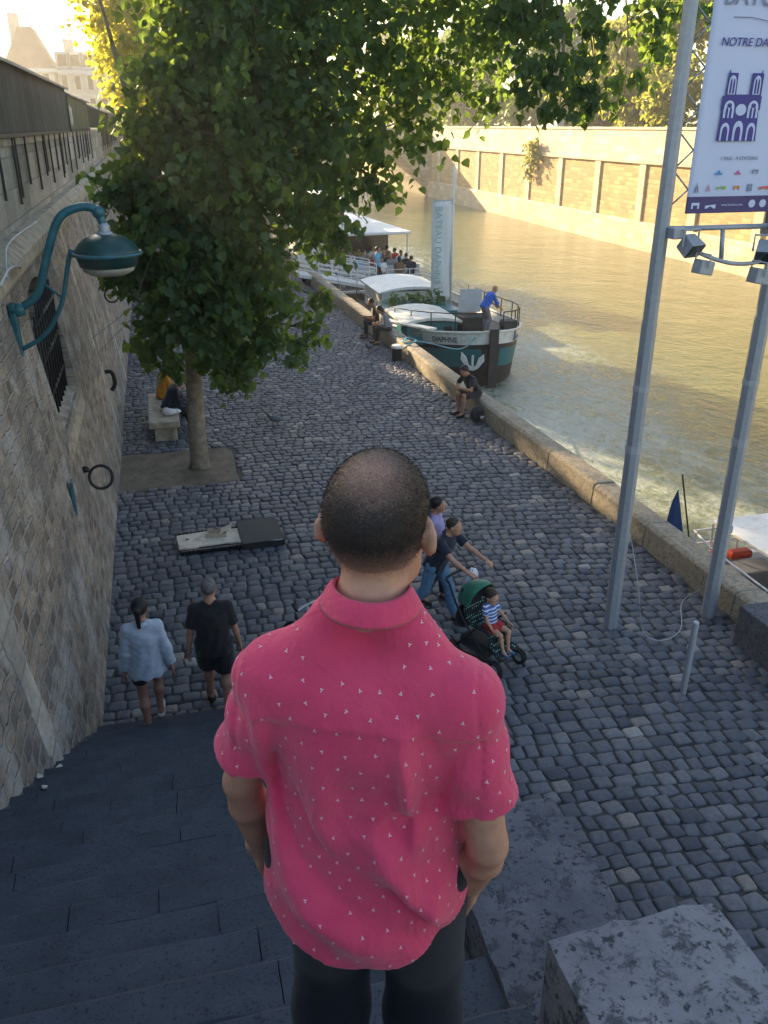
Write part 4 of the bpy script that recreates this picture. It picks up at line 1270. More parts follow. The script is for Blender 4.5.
# ------------------------------------------------------------------ buildings behind
def building(name, label, x0, y0, w_, d_, h_, roof_h, floors, bays, m, rz=0, steep=False, chim=2):
    rt = empty(name, (x0, y0, 4.85), rz, label, 'building')
    MB().box2((0, 0, 0), (w_, d_, h_)).build('wall', MAT[m], rt)
    for k in range(1, floors): MB().box2((-.12, -.12, h_ * k / floors - .12), (w_ + .12, -.002, h_ * k / floors + .08)).build('string_course', MAT['sash'], rt)
    MB().box2((-.35, -.35, h_ - .25), (w_ + .35, d_ + .35, h_ + .15)).build('cornice', MAT['sash'], rt)
    ins = w_ * .36 if steep else 1.4
    rf = MB()
    z = h_ + .152
    insd = min(ins, d_ * .4)
    vs = [(-.2, -.2, z), (w_ + .2, -.2, z), (w_ + .2, d_ + .2, z), (-.2, d_ + .2, z), (ins, insd, z + roof_h), (w_ - ins, insd, z + roof_h), (w_ - ins, d_ - insd, z + roof_h), (ins, d_ - insd, z + roof_h)]
    rf.add(vs, [(0, 1, 5, 4), (1, 2, 6, 5), (2, 3, 7, 6), (3, 0, 4, 7), (4, 5, 6, 7), (3, 2, 1, 0)])
    ro = rf.build('roof', MAT['zinc'] if not steep else MAT['brown_roof'], rt)
    for k in range(chim):
        MB().box2((w_ * (.15 + .6 * k), d_ * .3, z + roof_h * .5), (w_ * (.15 + .6 * k) + 1.0, d_ * .3 + 2.2, z + roof_h + 1.4)).build('chimney', MAT['facade_b'], ro)
    bw = w_ / bays
    for f in range(floors):
        for b_ in range(bays):
            cx = bw * (b_ + .5); zb = h_ * f / floors + .5; hh = h_ / floors * .62; ww = bw * .42
            wn = MB()
            wn.box2((cx - ww / 2 - .12, -.14, zb - .1), (cx - ww / 2, -.003, zb + hh + .12)); wn.box2((cx + ww / 2, -.14, zb - .1), (cx + ww / 2 + .12, -.003, zb + hh + .12)); wn.box2((cx - ww / 2, -.14, zb + hh), (cx + ww / 2, -.003, zb + hh + .12)); wn.box2((cx - ww / 2, -.2, zb - .1), (cx + ww / 2, -.003, zb))
            wo_ = wn.build('window', MAT['sash'], rt)
            MB().box2((cx - ww / 2, -.05, zb), (cx + ww / 2, -.004, zb + hh)).build('pane', MAT['glass_dark'], wo_)
    for b_ in range(bays):
        cx = bw * (b_ + .5)
        if not steep:
            dm = MB(); dm.box2((cx - .8, .0, z + .1), (cx + .8, 1.3, z + 1.9)); do = dm.build('dormer', MAT['sash'], ro)
            MB().box2((cx - .5, -.05, z + .4), (cx + .5, -.003, z + 1.6)).build('pane', MAT['glass_dark'], do)
    return rt
building('apartment_building', 'pale building with a steep brown pavilion roof, far left above the book boxes', -14.2, 112, 5.0, 9, 7.0, 4.2, 3, 3, 'facade', 0, True, 1)
building('apartment_building', 'pale stone building with grey slate mansard and dormers beside the pavilion roof', -9.0, 115, 5.6, 10, 7.0, 2.0, 3, 4, 'facade', 0)
building('apartment_building', 'hazy lower building right of the mansard one, behind yellow leaves', -3.2, 118, 7, 10, 5.0, 1.9, 2, 4, 'facade_b', 0)
building('apartment_building', 'far pale building seen between leaves over the opposite bank', 52, 112, 15, 12, 8.5, 3, 3, 5, 'facade', R(-24))
building('apartment_building', 'long pale building seen through drooping leaves near the tall pole', 62, 86, 16, 12, 8.5, 3, 3, 5, 'facade_b', R(-30))
building('apartment_building', 'far building closing the river view behind the bridge', 8, 190, 34, 14, 10, 3, 3, 9, 'facade')

# ------------------------------------------------------------------ tall poles, banner frame, bollards
def octa(label, x, y, r, h):
    rt = empty('flag_pole', (x, y, 0), 0, label, 'pole', 'tall grey poles by the water')
    p = MB(); p.tube([(0, 0, -.05), (0, 0, 4.2)], [r, r * .93], 8); p.tube([(0, 0, 4.2), (0, 0, h)], [r * .88, r * .7], 8); p.build('shaft', MAT['galv'], rt, False)
    MB().tube([(0, 0, 2.55), (0, 0, 2.65)], r * 1.04, 8).tube([(0, 0, 3.35), (0, 0, 3.42)], r * 1.03, 8).build('collar', MAT['grey_paint'], rt)
    MB().box((r * .92, -.02, 1.35), (.04, .05, .10)).build('cleat', MAT['grey_paint'], rt)
    return rt
octa('left grey faceted steel pole of the pair, full height, standing on the cobbles', 5.53, 8.95, .098, 10.5)
octa('right grey faceted steel pole of the pair, close to the quay kerb', 6.99, 8.85, .098, 10.5)
bo = empty('bollard', (5.66, 7.36, 0), 0, 'thin short grey steel post standing on the cobbles below the poles', 'post')
MB().tube([(0, 0, -.02), (.01, 0, .95), (.01, 0, .985)], [.04, .04, .03], 14).build('post', MAT['galv'], bo, True, angle=40)
MB().tube([(.01, 0, .986), (.01, 0, 1.0)], [.038, .028], 14).build('cap', MAT['grey_paint'], bo, True, angle=40)
ch = MB()
ch.tube(bez([(5.63, 8.88, 1.35), (5.66, 8.6, .75), (5.75, 8.5, .15), (6.0, 8.4, .03), (6.4, 8.6, .03), (6.8, 9.2, .06), (6.98, 8.95, .5), (7.07, 8.83, 1.3)], 6), .007, 6)
tag(ch.build('chain', MAT['galv'], None, True), 'thin slack chain hanging between the two tall poles near the ground', 'chain')

FY = 8.87
bn = empty('banner_frame', (6.26, FY, 4.8), 0, 'steel frame with lattice side posts holding the white cathedral banner, carried between two poles', 'sign')
def B_(x, y, z): return (x - 6.26, y - FY, z - 4.8)
for x in (5.60, 6.94):
    t = MB()
    t.tube([B_(x, FY + .13, 5.2), B_(x, FY + .13, 8.4)], .034, 10)
    t.build('side_post', MAT['galv'], bn, True)
t = MB(); t2 = MB()
z = 5.45
k = 0
while z < 8.3:
    zz = (z, z + .2)
    t.tube([B_(5.60, FY + .12, zz[k % 2]), B_(5.745, FY + .0, zz[1 - k % 2])], .010, 6)
    t2.tube([B_(6.94, FY + .12, zz[k % 2]), B_(6.79, FY + .0, zz[1 - k % 2])], .010, 6)
    z += .2; k += 1
t.build('lattice', MAT['galv'], bn, True); t2.build('lattice', MAT['galv'], bn, True)
for z in (5.24, 8.38): MB().tube([B_(5.6, FY, z), B_(6.98, FY, z)], .03, 10).build('cross_bar', MAT['galv'], bn, True)
MB().tube([B_(6.26, FY, 5.24), B_(6.26, FY - .06, 4.9)], .026, 8).tube(bez([B_(5.78, FY - .1, 5.08), B_(5.95, FY - .16, 4.97), B_(6.3, FY - .2, 4.87), B_(6.65, FY - .16, 4.86), B_(6.86, FY - .1, 4.93)], 6), .024, 8).build('curved_brace', MAT['galv'], bn, True)
MB().box(B_(5.64, FY, 5.2), (.16, .26, .12)).box(B_(6.93, FY, 5.2), (.16, .26, .12)).build('clamp', MAT['galv'], bn, False, .01)
def flood(label, x, y, z, rx, rz, s=1.0):
    f = empty('floodlight', (x, y, z), rz, label, 'floodlight', 'floodlights under the banner')
    Mx = Matrix.Rotation(rx, 4, 'X') @ Matrix.Scale(s, 4)
    b_ = MB(); b_.prism([(-.09, -.075), (.09, -.075), (.065, .07), (-.065, .07)], .14, Mx @ Matrix.Translation((0, 0, -.07))); b_.build('housing', MAT['galv'], f, False, .012)
    MB().box((0, -.078, 0), (.165, .008, .125), Mx).build('glass', MAT['glass_dark'], f)
    MB().tube([(-.1, 0, 0), (-.1, 0, .13), (.1, 0, .13), (.1, 0, 0)], .009, 6, Matrix.Scale(s, 4)).build('yoke', MAT['grey_paint'], f)
flood('floodlight tucked beside the left pole just under the banner corner', 5.79, FY - .12, 5.07, R(35), R(20), 1.3)
flood('lower left floodlight hanging below the curved brace', 5.86, FY - .3, 4.86, R(10), R(100), 1.1)
flood('floodlight by the right pole at the right image edge', 6.79, FY - .12, 4.97, R(35), R(-30), 1.4)
flood('lowest floodlight hanging left of the right pole', 6.62, FY - .28, 4.73, R(10), R(95), 1.2)
# banner cloth
bc = MB()
nx_, nz_ = 14, 26
vs = []
X0, X1, Z0, Z1 = 5.735, 6.80, 5.40, 8.25
for j in range(nz_ + 1):
    for i in range(nx_ + 1):
        u, v_ = i / nx_, j / nz_
        vs.append(B_(X0 + (X1 - X0) * u, FY - .012 + .008 * math.sin(u * 7 + v_ * 5) * (1 - abs(2 * u - 1)), Z0 + (Z1 - Z0) * v_))
fs = [(j * (nx_ + 1) + i, j * (nx_ + 1) + i + 1, (j + 1) * (nx_ + 1) + i + 1, (j + 1) * (nx_ + 1) + i) for j in range(nz_) for i in range(nx_)]
bc.add(vs, fs)
bo_ = bc.build('banner_cloth', MAT['banner_light'], bn, True)
md = bo_.modifiers.new('thick', 'SOLIDIFY'); md.thickness = .004; md.offset = 1
PY = FY - .034
def bm_at(x, z, zs=1.0, xs=1.0): return Matrix(((xs, 0, 0, x - 6.26), (0, 0, -1, PY - FY), (0, zs, 0, z - 4.8), (0, 0, 0, 1)))
fb = MB(); fb.box2(B_(X0 + .002, PY, Z0 + .0), B_(X1 - .002, PY + .026, Z0 + .175)); fb.build('footer_band', MAT['purple_band'], bo_)
# cathedral emblem, a plain dark silhouette with pale openings
em = MB()
ex, ez = 5.985, 6.14
def E_(pts): return [(x, z) for x, z in pts]
em.prism([(0, 0), (.52, 0), (.50, .40), (.515, .40), (.515, .58), (.50, .58), (.50, .86), (.485, .87), (.475, .91), (.465, .87), (.355, .87), (.35, .60), (.165, .60), (.16, .87), (.06, .87), (.05, .91), (.04, .87), (.03, .58), (.0, .58), (.0, .40), (.012, .40)], .006, bm_at(ex, ez, .76, .92))
emo = em.build('cathedral_emblem', MAT['purple_ink'], bo_)
cu = MB()
def lancet(cx, z0_, w_, h_):
    return [(cx - w_ / 2, z0_), (cx + w_ / 2, z0_), (cx + w_ / 2, z0_ + h_ * .6)] + [(cx + w_ / 2 * math.cos(a), z0_ + h_ * .6 + h_ * .4 * math.sin(a)) for a in [pi * k / 8 for k in range(1, 8)]] + [(cx - w_ / 2, z0_ + h_ * .6)]
M2 = bm_at(ex, ez, .76, .92) @ Matrix.Translation((0, 0, .0062))
for cx in (.085, .26, .435): cu.prism(lancet(cx, .005, .115 if cx != .26 else .13, .235 if cx != .26 else .26), .003, M2)
for cx in (.10, .42): cu.prism(lancet(cx, .30, .135, .225), .003, M2)
cu.prism([(.26 + .07 * math.cos(a), .405 + .075 * math.sin(a)) for a in [2 * pi * k / 20 for k in range(20)]], .003, M2)
for cx in (.097, .425): cu.prism(lancet(cx, .60, .095, .24), .003, M2)
cu.build('openings', MAT['banner_light'], emo)
cu = MB()
M3 = bm_at(ex, ez, .76, .92) @ Matrix.Translation((0, 0, .0095))
for cx in (.085, .26, .435): cu.prism(lancet(cx, .004, .07, .19), .003, M3)
for cx in (.075, .125, .395, .445): cu.prism(lancet(cx, .30, .028, .14), .003, M3)
for cx in (.10, .42): cu.prism([(cx + .03 * math.cos(a), .46 + .03 * math.sin(a)) for a in [2 * pi * k / 12 for k in range(12)]], .003, M3)
for cx in (.078, .116, .406, .444): cu.prism(lancet(cx, .61, .022, .19), .003, M3)
cu.build('mullions', MAT['purple_ink'], emo)
text_obj('lettering', 'NOTRE DAME', .112, bm_at(5.875, 7.05), MAT['purple_ink'], bo_, .002, shear=.12)
text_obj('lettering', 'BATOBUS', .27, bm_at(5.84, 7.42), MAT['grey_ink'], bo_, .002, xscale=.86, shear=.1)
tl = MB(); tl.tube([Vector((x - 6.26, PY - FY - .003, z - 4.8)) for x, z in [(5.98, 7.31), (6.2, 7.31), (6.4, 7.28), (6.6, 7.23), (6.79, 7.25)]], .004, 4); tl.build('wave_line', MAT['grey_ink'], bo_)
text_obj('lettering', '1 PASS - 9 STATIONS', .052, bm_at(6.07, 5.95), MAT['grey_ink'], bo_, .001)
def icon(kind, x, z, m, s=.06):
    q = MB(); Mm = bm_at(x, z)
    if kind == 'spire': q.prism([(-.5 * s, 0), (-.2 * s, 0), (0, .7 * s), (.2 * s, 0), (.5 * s, 0), (.08 * s, 1.4 * s), (0, 1.8 * s), (-.08 * s, 1.4 * s)], .003, Mm)
    elif kind == 'boat': q.prism([(-.9 * s, .3 * s), (-.6 * s, 0), (.6 * s, 0), (.9 * s, .3 * s), (.3 * s, .35 * s), (.2 * s, .8 * s), (-.2 * s, .8 * s), (-.3 * s, .35 * s)], .003, Mm)
    elif kind == 'arch': q.prism([(-.7 * s, 0), (-.4 * s, 0), (-.4 * s, .5 * s), (.4 * s, .5 * s), (.4 * s, 0), (.7 * s, 0), (.7 * s, .9 * s), (-.7 * s, .9 * s)], .003, Mm)
    elif kind == 'towers': q.prism([(-.5 * s, 0), (.5 * s, 0), (.5 * s, 1.4 * s), (.15 * s, 1.4 * s), (.15 * s, .8 * s), (-.15 * s, .8 * s), (-.15 * s, 1.4 * s), (-.5 * s, 1.4 * s)], .003, Mm)
    elif kind == 'bridge': q.prism([(-1.1 * s, 0), (-.7 * s, 0), (0, .4 * s), (.7 * s, 0), (1.1 * s, 0), (1.1 * s, .7 * s), (-1.1 * s, .5 * s)], .003, Mm)
    else: q.prism([(.5 * s * math.cos(a), .5 * s + .5 * s * math.sin(a)) for a in [2 * pi * k / 16 for k in range(16)]], .003, Mm)
    q.build('icon', m, bo_)
ink = lambda n, c: mat(n, c, .6, .05)
IB, IP, IR, IG, IO = ink('ink_blue', (.06, .26, .6)), ink('ink_pink', (.6, .12, .32)), ink('ink_rose', (.55, .2, .3)), ink('ink_lime', (.3, .5, .12)), ink('ink_orange', (.7, .25, .08))
for kk, x, z, mm, s_ in (('boat', 6.08, 5.80, IB, .055), ('boat', 6.32, 5.80, IP, .05), ('arch', 6.54, 5.805, MAT['grey_ink'], .05), ('spire', 5.83, 5.62, MAT['grey_ink'], .06), ('spire', 5.975, 5.63, IR, .045), ('bridge', 6.14, 5.65, IG, .05), ('arch', 6.33, 5.64, IO, .05), ('towers', 6.50, 5.625, MAT['grey_ink'], .055), ('bridge', 6.69, 5.64, ink('ink_red', (.7, .12, .07)), .055)):
    icon(kk, x, z, mm, s_)
for kk, x, s_ in (('arch', 5.84, .07), ('bridge', 6.03, .06), ('disc', 6.56, .085), ('disc', 6.70, .085)): icon(kk, x, 5.455 - .005, MAT['banner_light'], s_)
text_obj('lettering', 'www.batobus.com', .036, bm_at(6.17, 5.475), MAT['banner_light'], bo_, .001)
# ------------------------------------------------------------------ barge
bg_ = empty('barge', (10.15, 25.4, WATER), 0, 'teal and white river barge with a dark bow, moored along the quay', 'barge')
def C_(x, y, z): return (x - 10.15, y - 25.4, z - WATER)
BL, HB = 10.5, 2.42
def halfb(s, zf):   # s metres from the stem, zf 0 keel .. 1 sheer
    t = min(1, max(0, s) / 5.0)
    full = HB * (1 - (1 - t) ** 2.1) ** .62
    return full * (.72 + .28 * zf ** .8) if s > 0 else 0
def sheer(s): return .28 - .50 * min(1, s / 5.0) ** .7
NS, = (26,)
ss = [0, .03, .1, .22, .4, .65, .95, 1.3, 1.7, 2.2, 2.8, 3.5, 4.2, 5, 6, 7, 8, 9, BL]
rows = [(0, None, 0), (-.40, None, 1), (-.55, None, 2), (-1.16, None, 1), (-1.75, None, 1), (-2.4, None, 1)]
hull = MB()
def hv(s, dz, side):
    z = sheer(s) + dz
    zf = 1 - min(1, -dz / 2.4)
    rake = .32 * (1 - zf) * max(0, 1 - s / 1.5)
    xx = side * halfb(s, zf) + (0 if s > 0 else side * .0)
    return C_(10.15 + xx - .055 * (s), 25.4 + s + rake, z)
for side in (-1, 1):
    vs = []
    for s in ss:
        for dz, _, _ in rows: vs.append(hv(s, dz, side))
    nr = len(rows)
    for i in range(len(ss) - 1):
        for r_ in range(nr - 1):
            # white bulwark, dark strake, teal topsides with a dark stepped forefoot, dark bottom
            mi = (0, 1, 2, 1, 1)[r_]
            if r_ == 2 and ss[i] < .1: mi = 1
            if r_ == 2 and side > 0 and .95 <= ss[i]: mi = 2
            q_ = [vs[i * nr + r_], vs[i * nr + r_ + 1], vs[(i + 1) * nr + r_ + 1], vs[(i + 1) * nr + r_]]
            hull.add(q_, [(0, 1, 2, 3)], None, mi)
vs = [hv(BL, dz, sd_) for sd_ in (-1, 1) for dz, _, _ in rows]
hull.add(vs, [(0, 1, 2, 3, 4, 5, 11, 10, 9, 8, 7, 6)], None, 1)
ho = hull.build('hull', [MAT['white_paint'], MAT['hull_dark'], MAT['hull_teal']], bg_, False)
bm2 = bmesh.new(); bm2.from_mesh(ho.data); bmesh.ops.remove_doubles(bm2, verts=bm2.verts, dist=.002); bmesh.ops.recalc_face_normals(bm2, faces=bm2.faces); bm2.to_mesh(ho.data); bm2.free()
ho.data.polygons.foreach_set('use_smooth', [True] * len(ho.data.polygons)); ho.data.set_sharp_from_angle(angle=R(40))
dk = MB(); vs = []; nrm = []
for s in ss[2:]:
    for side in (-1, 1):
        p = hv(s, -.30, side); vs.append((p[0] - side * .02, p[1], p[2]))
dk.add(vs, [(2 * i, 2 * i + 1, 2 * i + 3, 2 * i + 2) for i in range(len(ss) - 3)])
dk.build('deck', MAT['deck_dark'], bg_)
cp = MB()
for side in (-1, 1):
    cp.tube([Vector(hv(s, .01, side)) for s in ss], .045, 6)
cp.build('gunwale', MAT['cream_paint'], bg_, True)
sm = MB(); sm.prism([(-.16, 0), (.16, 0), (.12, .16), (-.12, .16)], 2.6, Matrix(((1, 0, 0, 0), (0, 1, 0, -.09), (0, 0, 1, sheer(0) - WATER - 2.5), (0, 0, 0, 1))))
sm.build('stem_post', MAT['hull_dark'], bg_, False, .02)
def flank_text(name, body, s, side, size, m, z_off, xs=1.0, shear=0):
    p0 = Vector(hv(s, z_off, side)); p1 = Vector(hv(s + .25, z_off, side)); pu = Vector(hv(s, z_off + .2, side))
    tx = (p1 - p0).normalized() * (-1 if side < 0 else 1)
    up = (pu - p0); nz = tx.cross(up).normalized(); up = nz.cross(tx).normalized()
    o_ = p0 + nz * .03
    Mx = Matrix(((tx.x, up.x, nz.x, o_.x), (tx.y, up.y, nz.y, o_.y), (tx.z, up.z, nz.z, o_.z), (0, 0, 0, 1)))
    text_obj(name, body, size, Mx, m, ho, .004, 'CENTER', xs, shear)
flank_text('lettering', 'DAPHNE', .95, -1, .26, MAT['ink_dark'], -.31)
flank_text('lettering', 'Daphne', .75, 1, .24, MAT['grey_ink'], -.31, 1, .2)
# cabin with rounded cream roof
def roofed(x0, x1, y0, y1, z0, z1, mwall, mroof, name, over=.12, crown=.15, rise=0):
    c = MB().box2(C_(x0, y0, z0), C_(x1, y1, z1)).build(name, mwall, bg_, False, .03)
    r_ = MB(); nn = 10; vs = []
    for yy in (y0 - over, y1 + over):
        for k in range(nn + 1):
            u = k / nn
            vs.append(C_(x0 - over + (x1 - x0 + 2 * over) * u, yy, z1 + .02 + crown * (1 - (2 * u - 1) ** 2)))
        for k in range(nn + 1):
            u = 1 - k / nn
            vs.append(C_(x0 - over + (x1 - x0 + 2 * over) * u, yy, z1 - .05 + crown * .8 * (1 - (2 * u - 1) ** 2)))
    m_ = 2 * nn + 2
    fs = [(k, (k + 1) % m_, m_ + (k + 1) % m_, m_ + k) for k in range(m_)] + [tuple(range(m_)), tuple(range(2 * m_ - 1, m_ - 1, -1))]
    r_.add(vs, fs); r_.build('cabin_roof', mroof, bg_, True, angle=40)
    return c
ca = roofed(7.75, 9.55, 27.2, 29.5, -.45, .30, MAT['hull_teal'], MAT['cream_paint'], 'cabin')
for x in (8.1, 8.65, 9.2):
    MB().box(C_(x, 27.19, .02), (.3, .03, .22)).build('porthole', MAT['glass_dark'], ca)
MB().box2(C_(7.9, 29.8, -.5), C_(10.6, 32.0, .12)).build('planter', MAT['hull_teal'], bg_, False, .03)
roofed(8.2, 10.6, 32.3, 35.2, -.5, .42, MAT['cream_paint'], MAT['white_paint'], 'wheelhouse', .15, .18)
hl = MB(); hl.add([C_(9.82, 28.0, .42), C_(10.66, 28.0, .40), C_(10.78, 28.25, 1.12), C_(9.98, 28.25, 1.15)], [(0, 1, 2, 3)])
hlo = hl.build('hatch_lid', MAT['grey_paint'], bg_); md = hlo.modifiers.new('s', 'SOLIDIFY'); md.thickness = .05
MB().box2(C_(9.8, 27.35, -.3), C_(10.75, 28.0, .36)).build('hatch_coaming', MAT['deck_dark'], bg_, False, .03)
wn_ = MB(); wn_.box2(C_(10.75, 26.05, -.2), C_(11.2, 26.45, .45)); wn_.tube([C_(10.7, 26.25, .3), C_(11.28, 26.25, .3)], .13, 12); wn_.build('winch', MAT['deck_dark'], bg_, False, .03)
rl = MB()
for side in (-1, 1):
    pts = []
    for s in (.12, .7, 1.5, 2.4, 3.4, 4.6, 6.2, 7.8):
        p = Vector(hv(s, 0, side)) * 1.0; p.x *= .96
        rl.tube([p, p + Vector((0, 0, .62))], .02, 6); pts.append(p)
    rl.tube([p + Vector((0, 0, .62)) for p in pts], .018, 6)
    if side < 0: rl.tube([p + Vector((0, 0, .32)) for p in pts], .012, 5)
rl.build('railing', MAT['iron'], bg_, True)
# white anchor on the port bow
ap = Vector(hv(.22, -1.12, -1)); an_ = MB()
MA = Matrix.Translation(ap + Vector((-.10, -.12, -.02))) @ Matrix.Rotation(R(-38), 4, 'Z')
an_.tube([(0, 0, -.05), (0, 0, .42)], .045, 8, MA)
an_.prism([(-.06, -.08), (-.2, .0), (-.40, .26), (-.38, .50), (-.22, .36), (-.12, .1), (0, .02), (.12, .1), (.22, .36), (.38, .50), (.40, .26), (.2, 0), (.06, -.08)], .06, MA @ Matrix(((1, 0, 0, 0), (0, 0, -1, 0), (0, 1, 0, 0), (0, 0, 0, 1))))
an_.build('anchor', MAT['white_paint'], bg_, False, .015)
MB().tube([C_(10.9, 32.0, -.3), C_(10.88, 32, 4.95)], [.06, .04], 10).build('mast', MAT['white_paint'], bg_, True)
# plants on deck
sb = empty('deck_plants', (9.2, 30.9, .12), 0, 'low green shrubs in a planter on the barge deck behind the cream cabin roof', 'plants')
leaves('foliage', [(-.9, -.2, .15, .45), (-.3, .2, .2, .5), (.3, -.1, .22, .5), (.9, .3, .2, .45), (.2, .7, .15, .45), (-.7, .6, .12, .4)], 140, .1, MAT['leaf_box'], sb, .3)
MB().tube([(-.9, -.2, -.1), (-.9, -.2, .2)], .03, 5).tube([(.3, -.1, -.1), (.3, -.1, .2)], .03, 5).tube([(.9, .3, -.1), (.9, .3, .2)], .03, 5).build('stem', MAT['bark_dark'], sb)
# vertical banner on the mast
vb = empty('vertical_banner', (10.46, 31.98, .1), 0, 'tall white vertical banner with pale green lettering on the barge mast', 'banner')
c_ = MB(); vs = []
for j in range(21):
    for i in range(5):
        vs.append((-.39 + .78 * i / 4 + .02 * math.sin(j * .35), .03 * math.sin(i * 1.3 + j * .4), 3.62 * j / 20))
c_.add(vs, [(j * 5 + i, j * 5 + i + 1, (j + 1) * 5 + i + 1, (j + 1) * 5 + i) for j in range(20) for i in range(4)])
vo_ = c_.build('cloth', MAT['white_cloth'], vb, True); md = vo_.modifiers.new('s', 'SOLIDIFY'); md.thickness = .006
MB().tube([(-.42, 0, 3.64), (.44, 0, 3.66)], .02, 6).tube([(-.42, 0, -.02), (.44, 0, -.02)], .02, 6).build('spar', MAT['grey_paint'], vb, True)
MT = Matrix(((0, -1, 0, -.06), (0, 0, -1, -.05), (-1, 0, 0, 3.45), (0, 0, 0, 1)))
MT = Matrix(((0, 1, 0, -.26), (0, 0, -1, -.055), (-1, 0, 0, 3.45), (0, 0, 0, 1)))
text_obj('lettering', 'BATEAU DAPHNE', .36, MT, MAT['teal_ink'], vo_, .004)
# gangplank, ropes
gp = MB(); gp.box((0, 0, 0), (.34, 2.9, .06)); o = gp.build('gangplank', MAT['cream_paint'], None, False, .01); o.location = (7.75, 27.1, .30); o.rotation_euler = (R(-4), 0, R(18))
tag(o, 'pale narrow gangplank stowed along the quay side of the barge', 'gangplank')
rp = MB()
rp.tube(bez([(9.75, 25.75, .12), (8.9, 25.0, -.1), (7.6, 24.2, .34), (7.1, 23.95, .47), (6.7, 23.8, .32)], 8), .022, 6)
rp.tube(bez([(6.86, 24.2, .43), (7.0, 24.5, .46), (7.2, 24.2, .45), (6.95, 23.9, .45), (6.8, 24.3, .43), (7.1, 24.6, .44)], 6), .026, 6)
tag(rp.build('mooring_rope', MAT['rope_blue'], None, True), 'blue mooring rope running from the barge bow over the kerb to a bollard', 'rope')
mb_ = empty('mooring_bollard', (6.5, 23.8, 0), 0, 'short dark mooring bollard with a white top beside the kerb', 'bollard')
MB().lathe([(.17, -.02), (.15, .04), (.14, .34), (.155, .36)], (0, 0, 0), 16).build('post', MAT['iron'], mb_, True, angle=40)
MB().lathe([(.165, .361), (.16, .43), (.10, .45)], (0, 0, 0), 16).build('cap', MAT['white_paint'], mb_, True, angle=40)

# ------------------------------------------------------------------ excursion boat, gangway, pontoon kiosk
eb_ = empty('excursion_boat', (10.2, 39, WATER), R(3.5), 'white excursion boat with canopy and seated passengers behind the barge', 'boat')
def D_(x, y, z): return (x - 10.2, y - 39, z - WATER)
h_ = MB()
pl_ = [(-2.3, 0), (2.3, 0), (2.45, 1.5), (2.45, 22), (1.6, 26), (0, 28), (-1.6, 26), (-2.45, 22), (-2.45, 1.5)]
h_.prism(pl_, 1.25, Matrix.Translation((0, 0, -.35))); h_.build('hull', MAT['white_paint'], eb_, False, .06)
MB().prism([(x * .96, y * .97 + .15) for x, y in pl_], .03, Matrix.Translation((0, 0, .905))).build('deck', MAT['deck_dark'], eb_)
r_ = MB(); r_.box2((-2.3, 3.3, 2.92), (2.3, 21, 3.06)); r_.build('canopy', MAT['tarp_white'], eb_, False, .05)
p_ = MB()
for yy in (3.6, 7, 11, 15, 20):
    for xx in (-2.2, 2.2): p_.tube([(xx, yy, .9), (xx, yy, 2.95)], .04, 6)
p_.build('canopy_posts', MAT['white_paint'], eb_)
MB().box2((-2.2, 6.5, .94), (2.2, 20, 1.7)).build('saloon', MAT['white_paint'], eb_, False, .05)
MB().box2((-2.21, 6.7, 1.75), (2.21, 19.8, 2.8)).build('saloon_glass', MAT['glass_dark'], eb_)
r_ = MB()
for zz in (1.25, 1.5, 1.75): r_.tube([(-2.3, 3, zz), (-2.25, .1, zz), (2.25, .1, zz), (2.35, 4, zz)], .018, 6)
for xx in (-2.25, -1.1, 0, 1.1, 2.25): r_.tube([(xx, .1, .9), (xx, .1, 1.75)], .022, 6)
r_.build('stern_rail', MAT['white_paint'], eb_)
for yy in (.9, 1.9, 2.9, 3.9, 4.9):
    MB().box2((-1.95, yy - .2, 1.32), (1.95, yy + .2, 1.37)).box2((-1.95, yy + .2, 1.4), (1.95, yy + .24, 1.8)).box2((-1.9, yy - .15, .93), (-1.84, yy + .15, 1.32)).box2((1.84, yy - .15, .93), (1.9, yy + .15, 1.32)).build('seat_row', MAT['grey_paint'], eb_)

gw = empty('gangway', (5.75, 37.0, .5), 0, 'white gangway with five horizontal rails sloping from the quay down to the boat', 'gangway')
g_ = MB(); ga, gb = Vector((0, 0, 0)), Vector((4.2, 0, -.85))
g_.add([(0, 0, .0), (4.2, 0, -.85), (4.2, 1.3, -.85), (0, 1.3, 0), (0, 0, -.14), (4.2, 0, -.99), (4.2, 1.3, -.99), (0, 1.3, -.14)], [(0, 1, 2, 3), (7, 6, 5, 4), (0, 4, 5, 1), (1, 5, 6, 2), (2, 6, 7, 3), (3, 7, 4, 0)])
g_.build('walkway', MAT['white_paint'], gw)
for yy in (0, 1.3):
    r_ = MB()
    for k in range(5):
        z = .2 + .2 * k; r_.tube([(0, yy, z), (3.4, yy, z - .69)], .024, 6)
    for k in range(5):
        x = .85 * k; r_.tube([(x, yy, -.85 * x / 4.2), (x, yy, 1.0 - .85 * x / 4.2)], .028, 6)
    r_.build('side_rail', MAT['white_paint'], gw)
MB().box2((0.3, .2, -.7), (.6, .4, -.15)).box2((0.3, .9, -.7), (.6, 1.1, -.15)).build('support', MAT['iron'], gw)
kx_ = empty('ticket_kiosk', (6.7, 43.6, -1.2), 0, 'white pontoon kiosk with a teal band and flat white roof behind the gangway', 'kiosk')
MB().box2((0, 0, .0), (3.6, 9, .55)).build('pontoon', MAT['hull_dark'], kx_)
MB().box2((.1, .1, .552), (1.5, 3.2, 3.0)).build('wall', MAT['white_paint'], kx_)
MB().box2((.08, .08, 2.6), (1.52, 3.22, 2.85)).build('teal_band', MAT['hull_teal'], kx_)
MB().box2((-.3, -.3, 3.32), (2.4, 6, 3.95)).build('fascia', MAT['brown_cloth'], kx_)
MB().box2((-.5, -.5, 3.952), (2.6, 6.4, 4.2)).build('roof', MAT['white_paint'], kx_, False, .04)

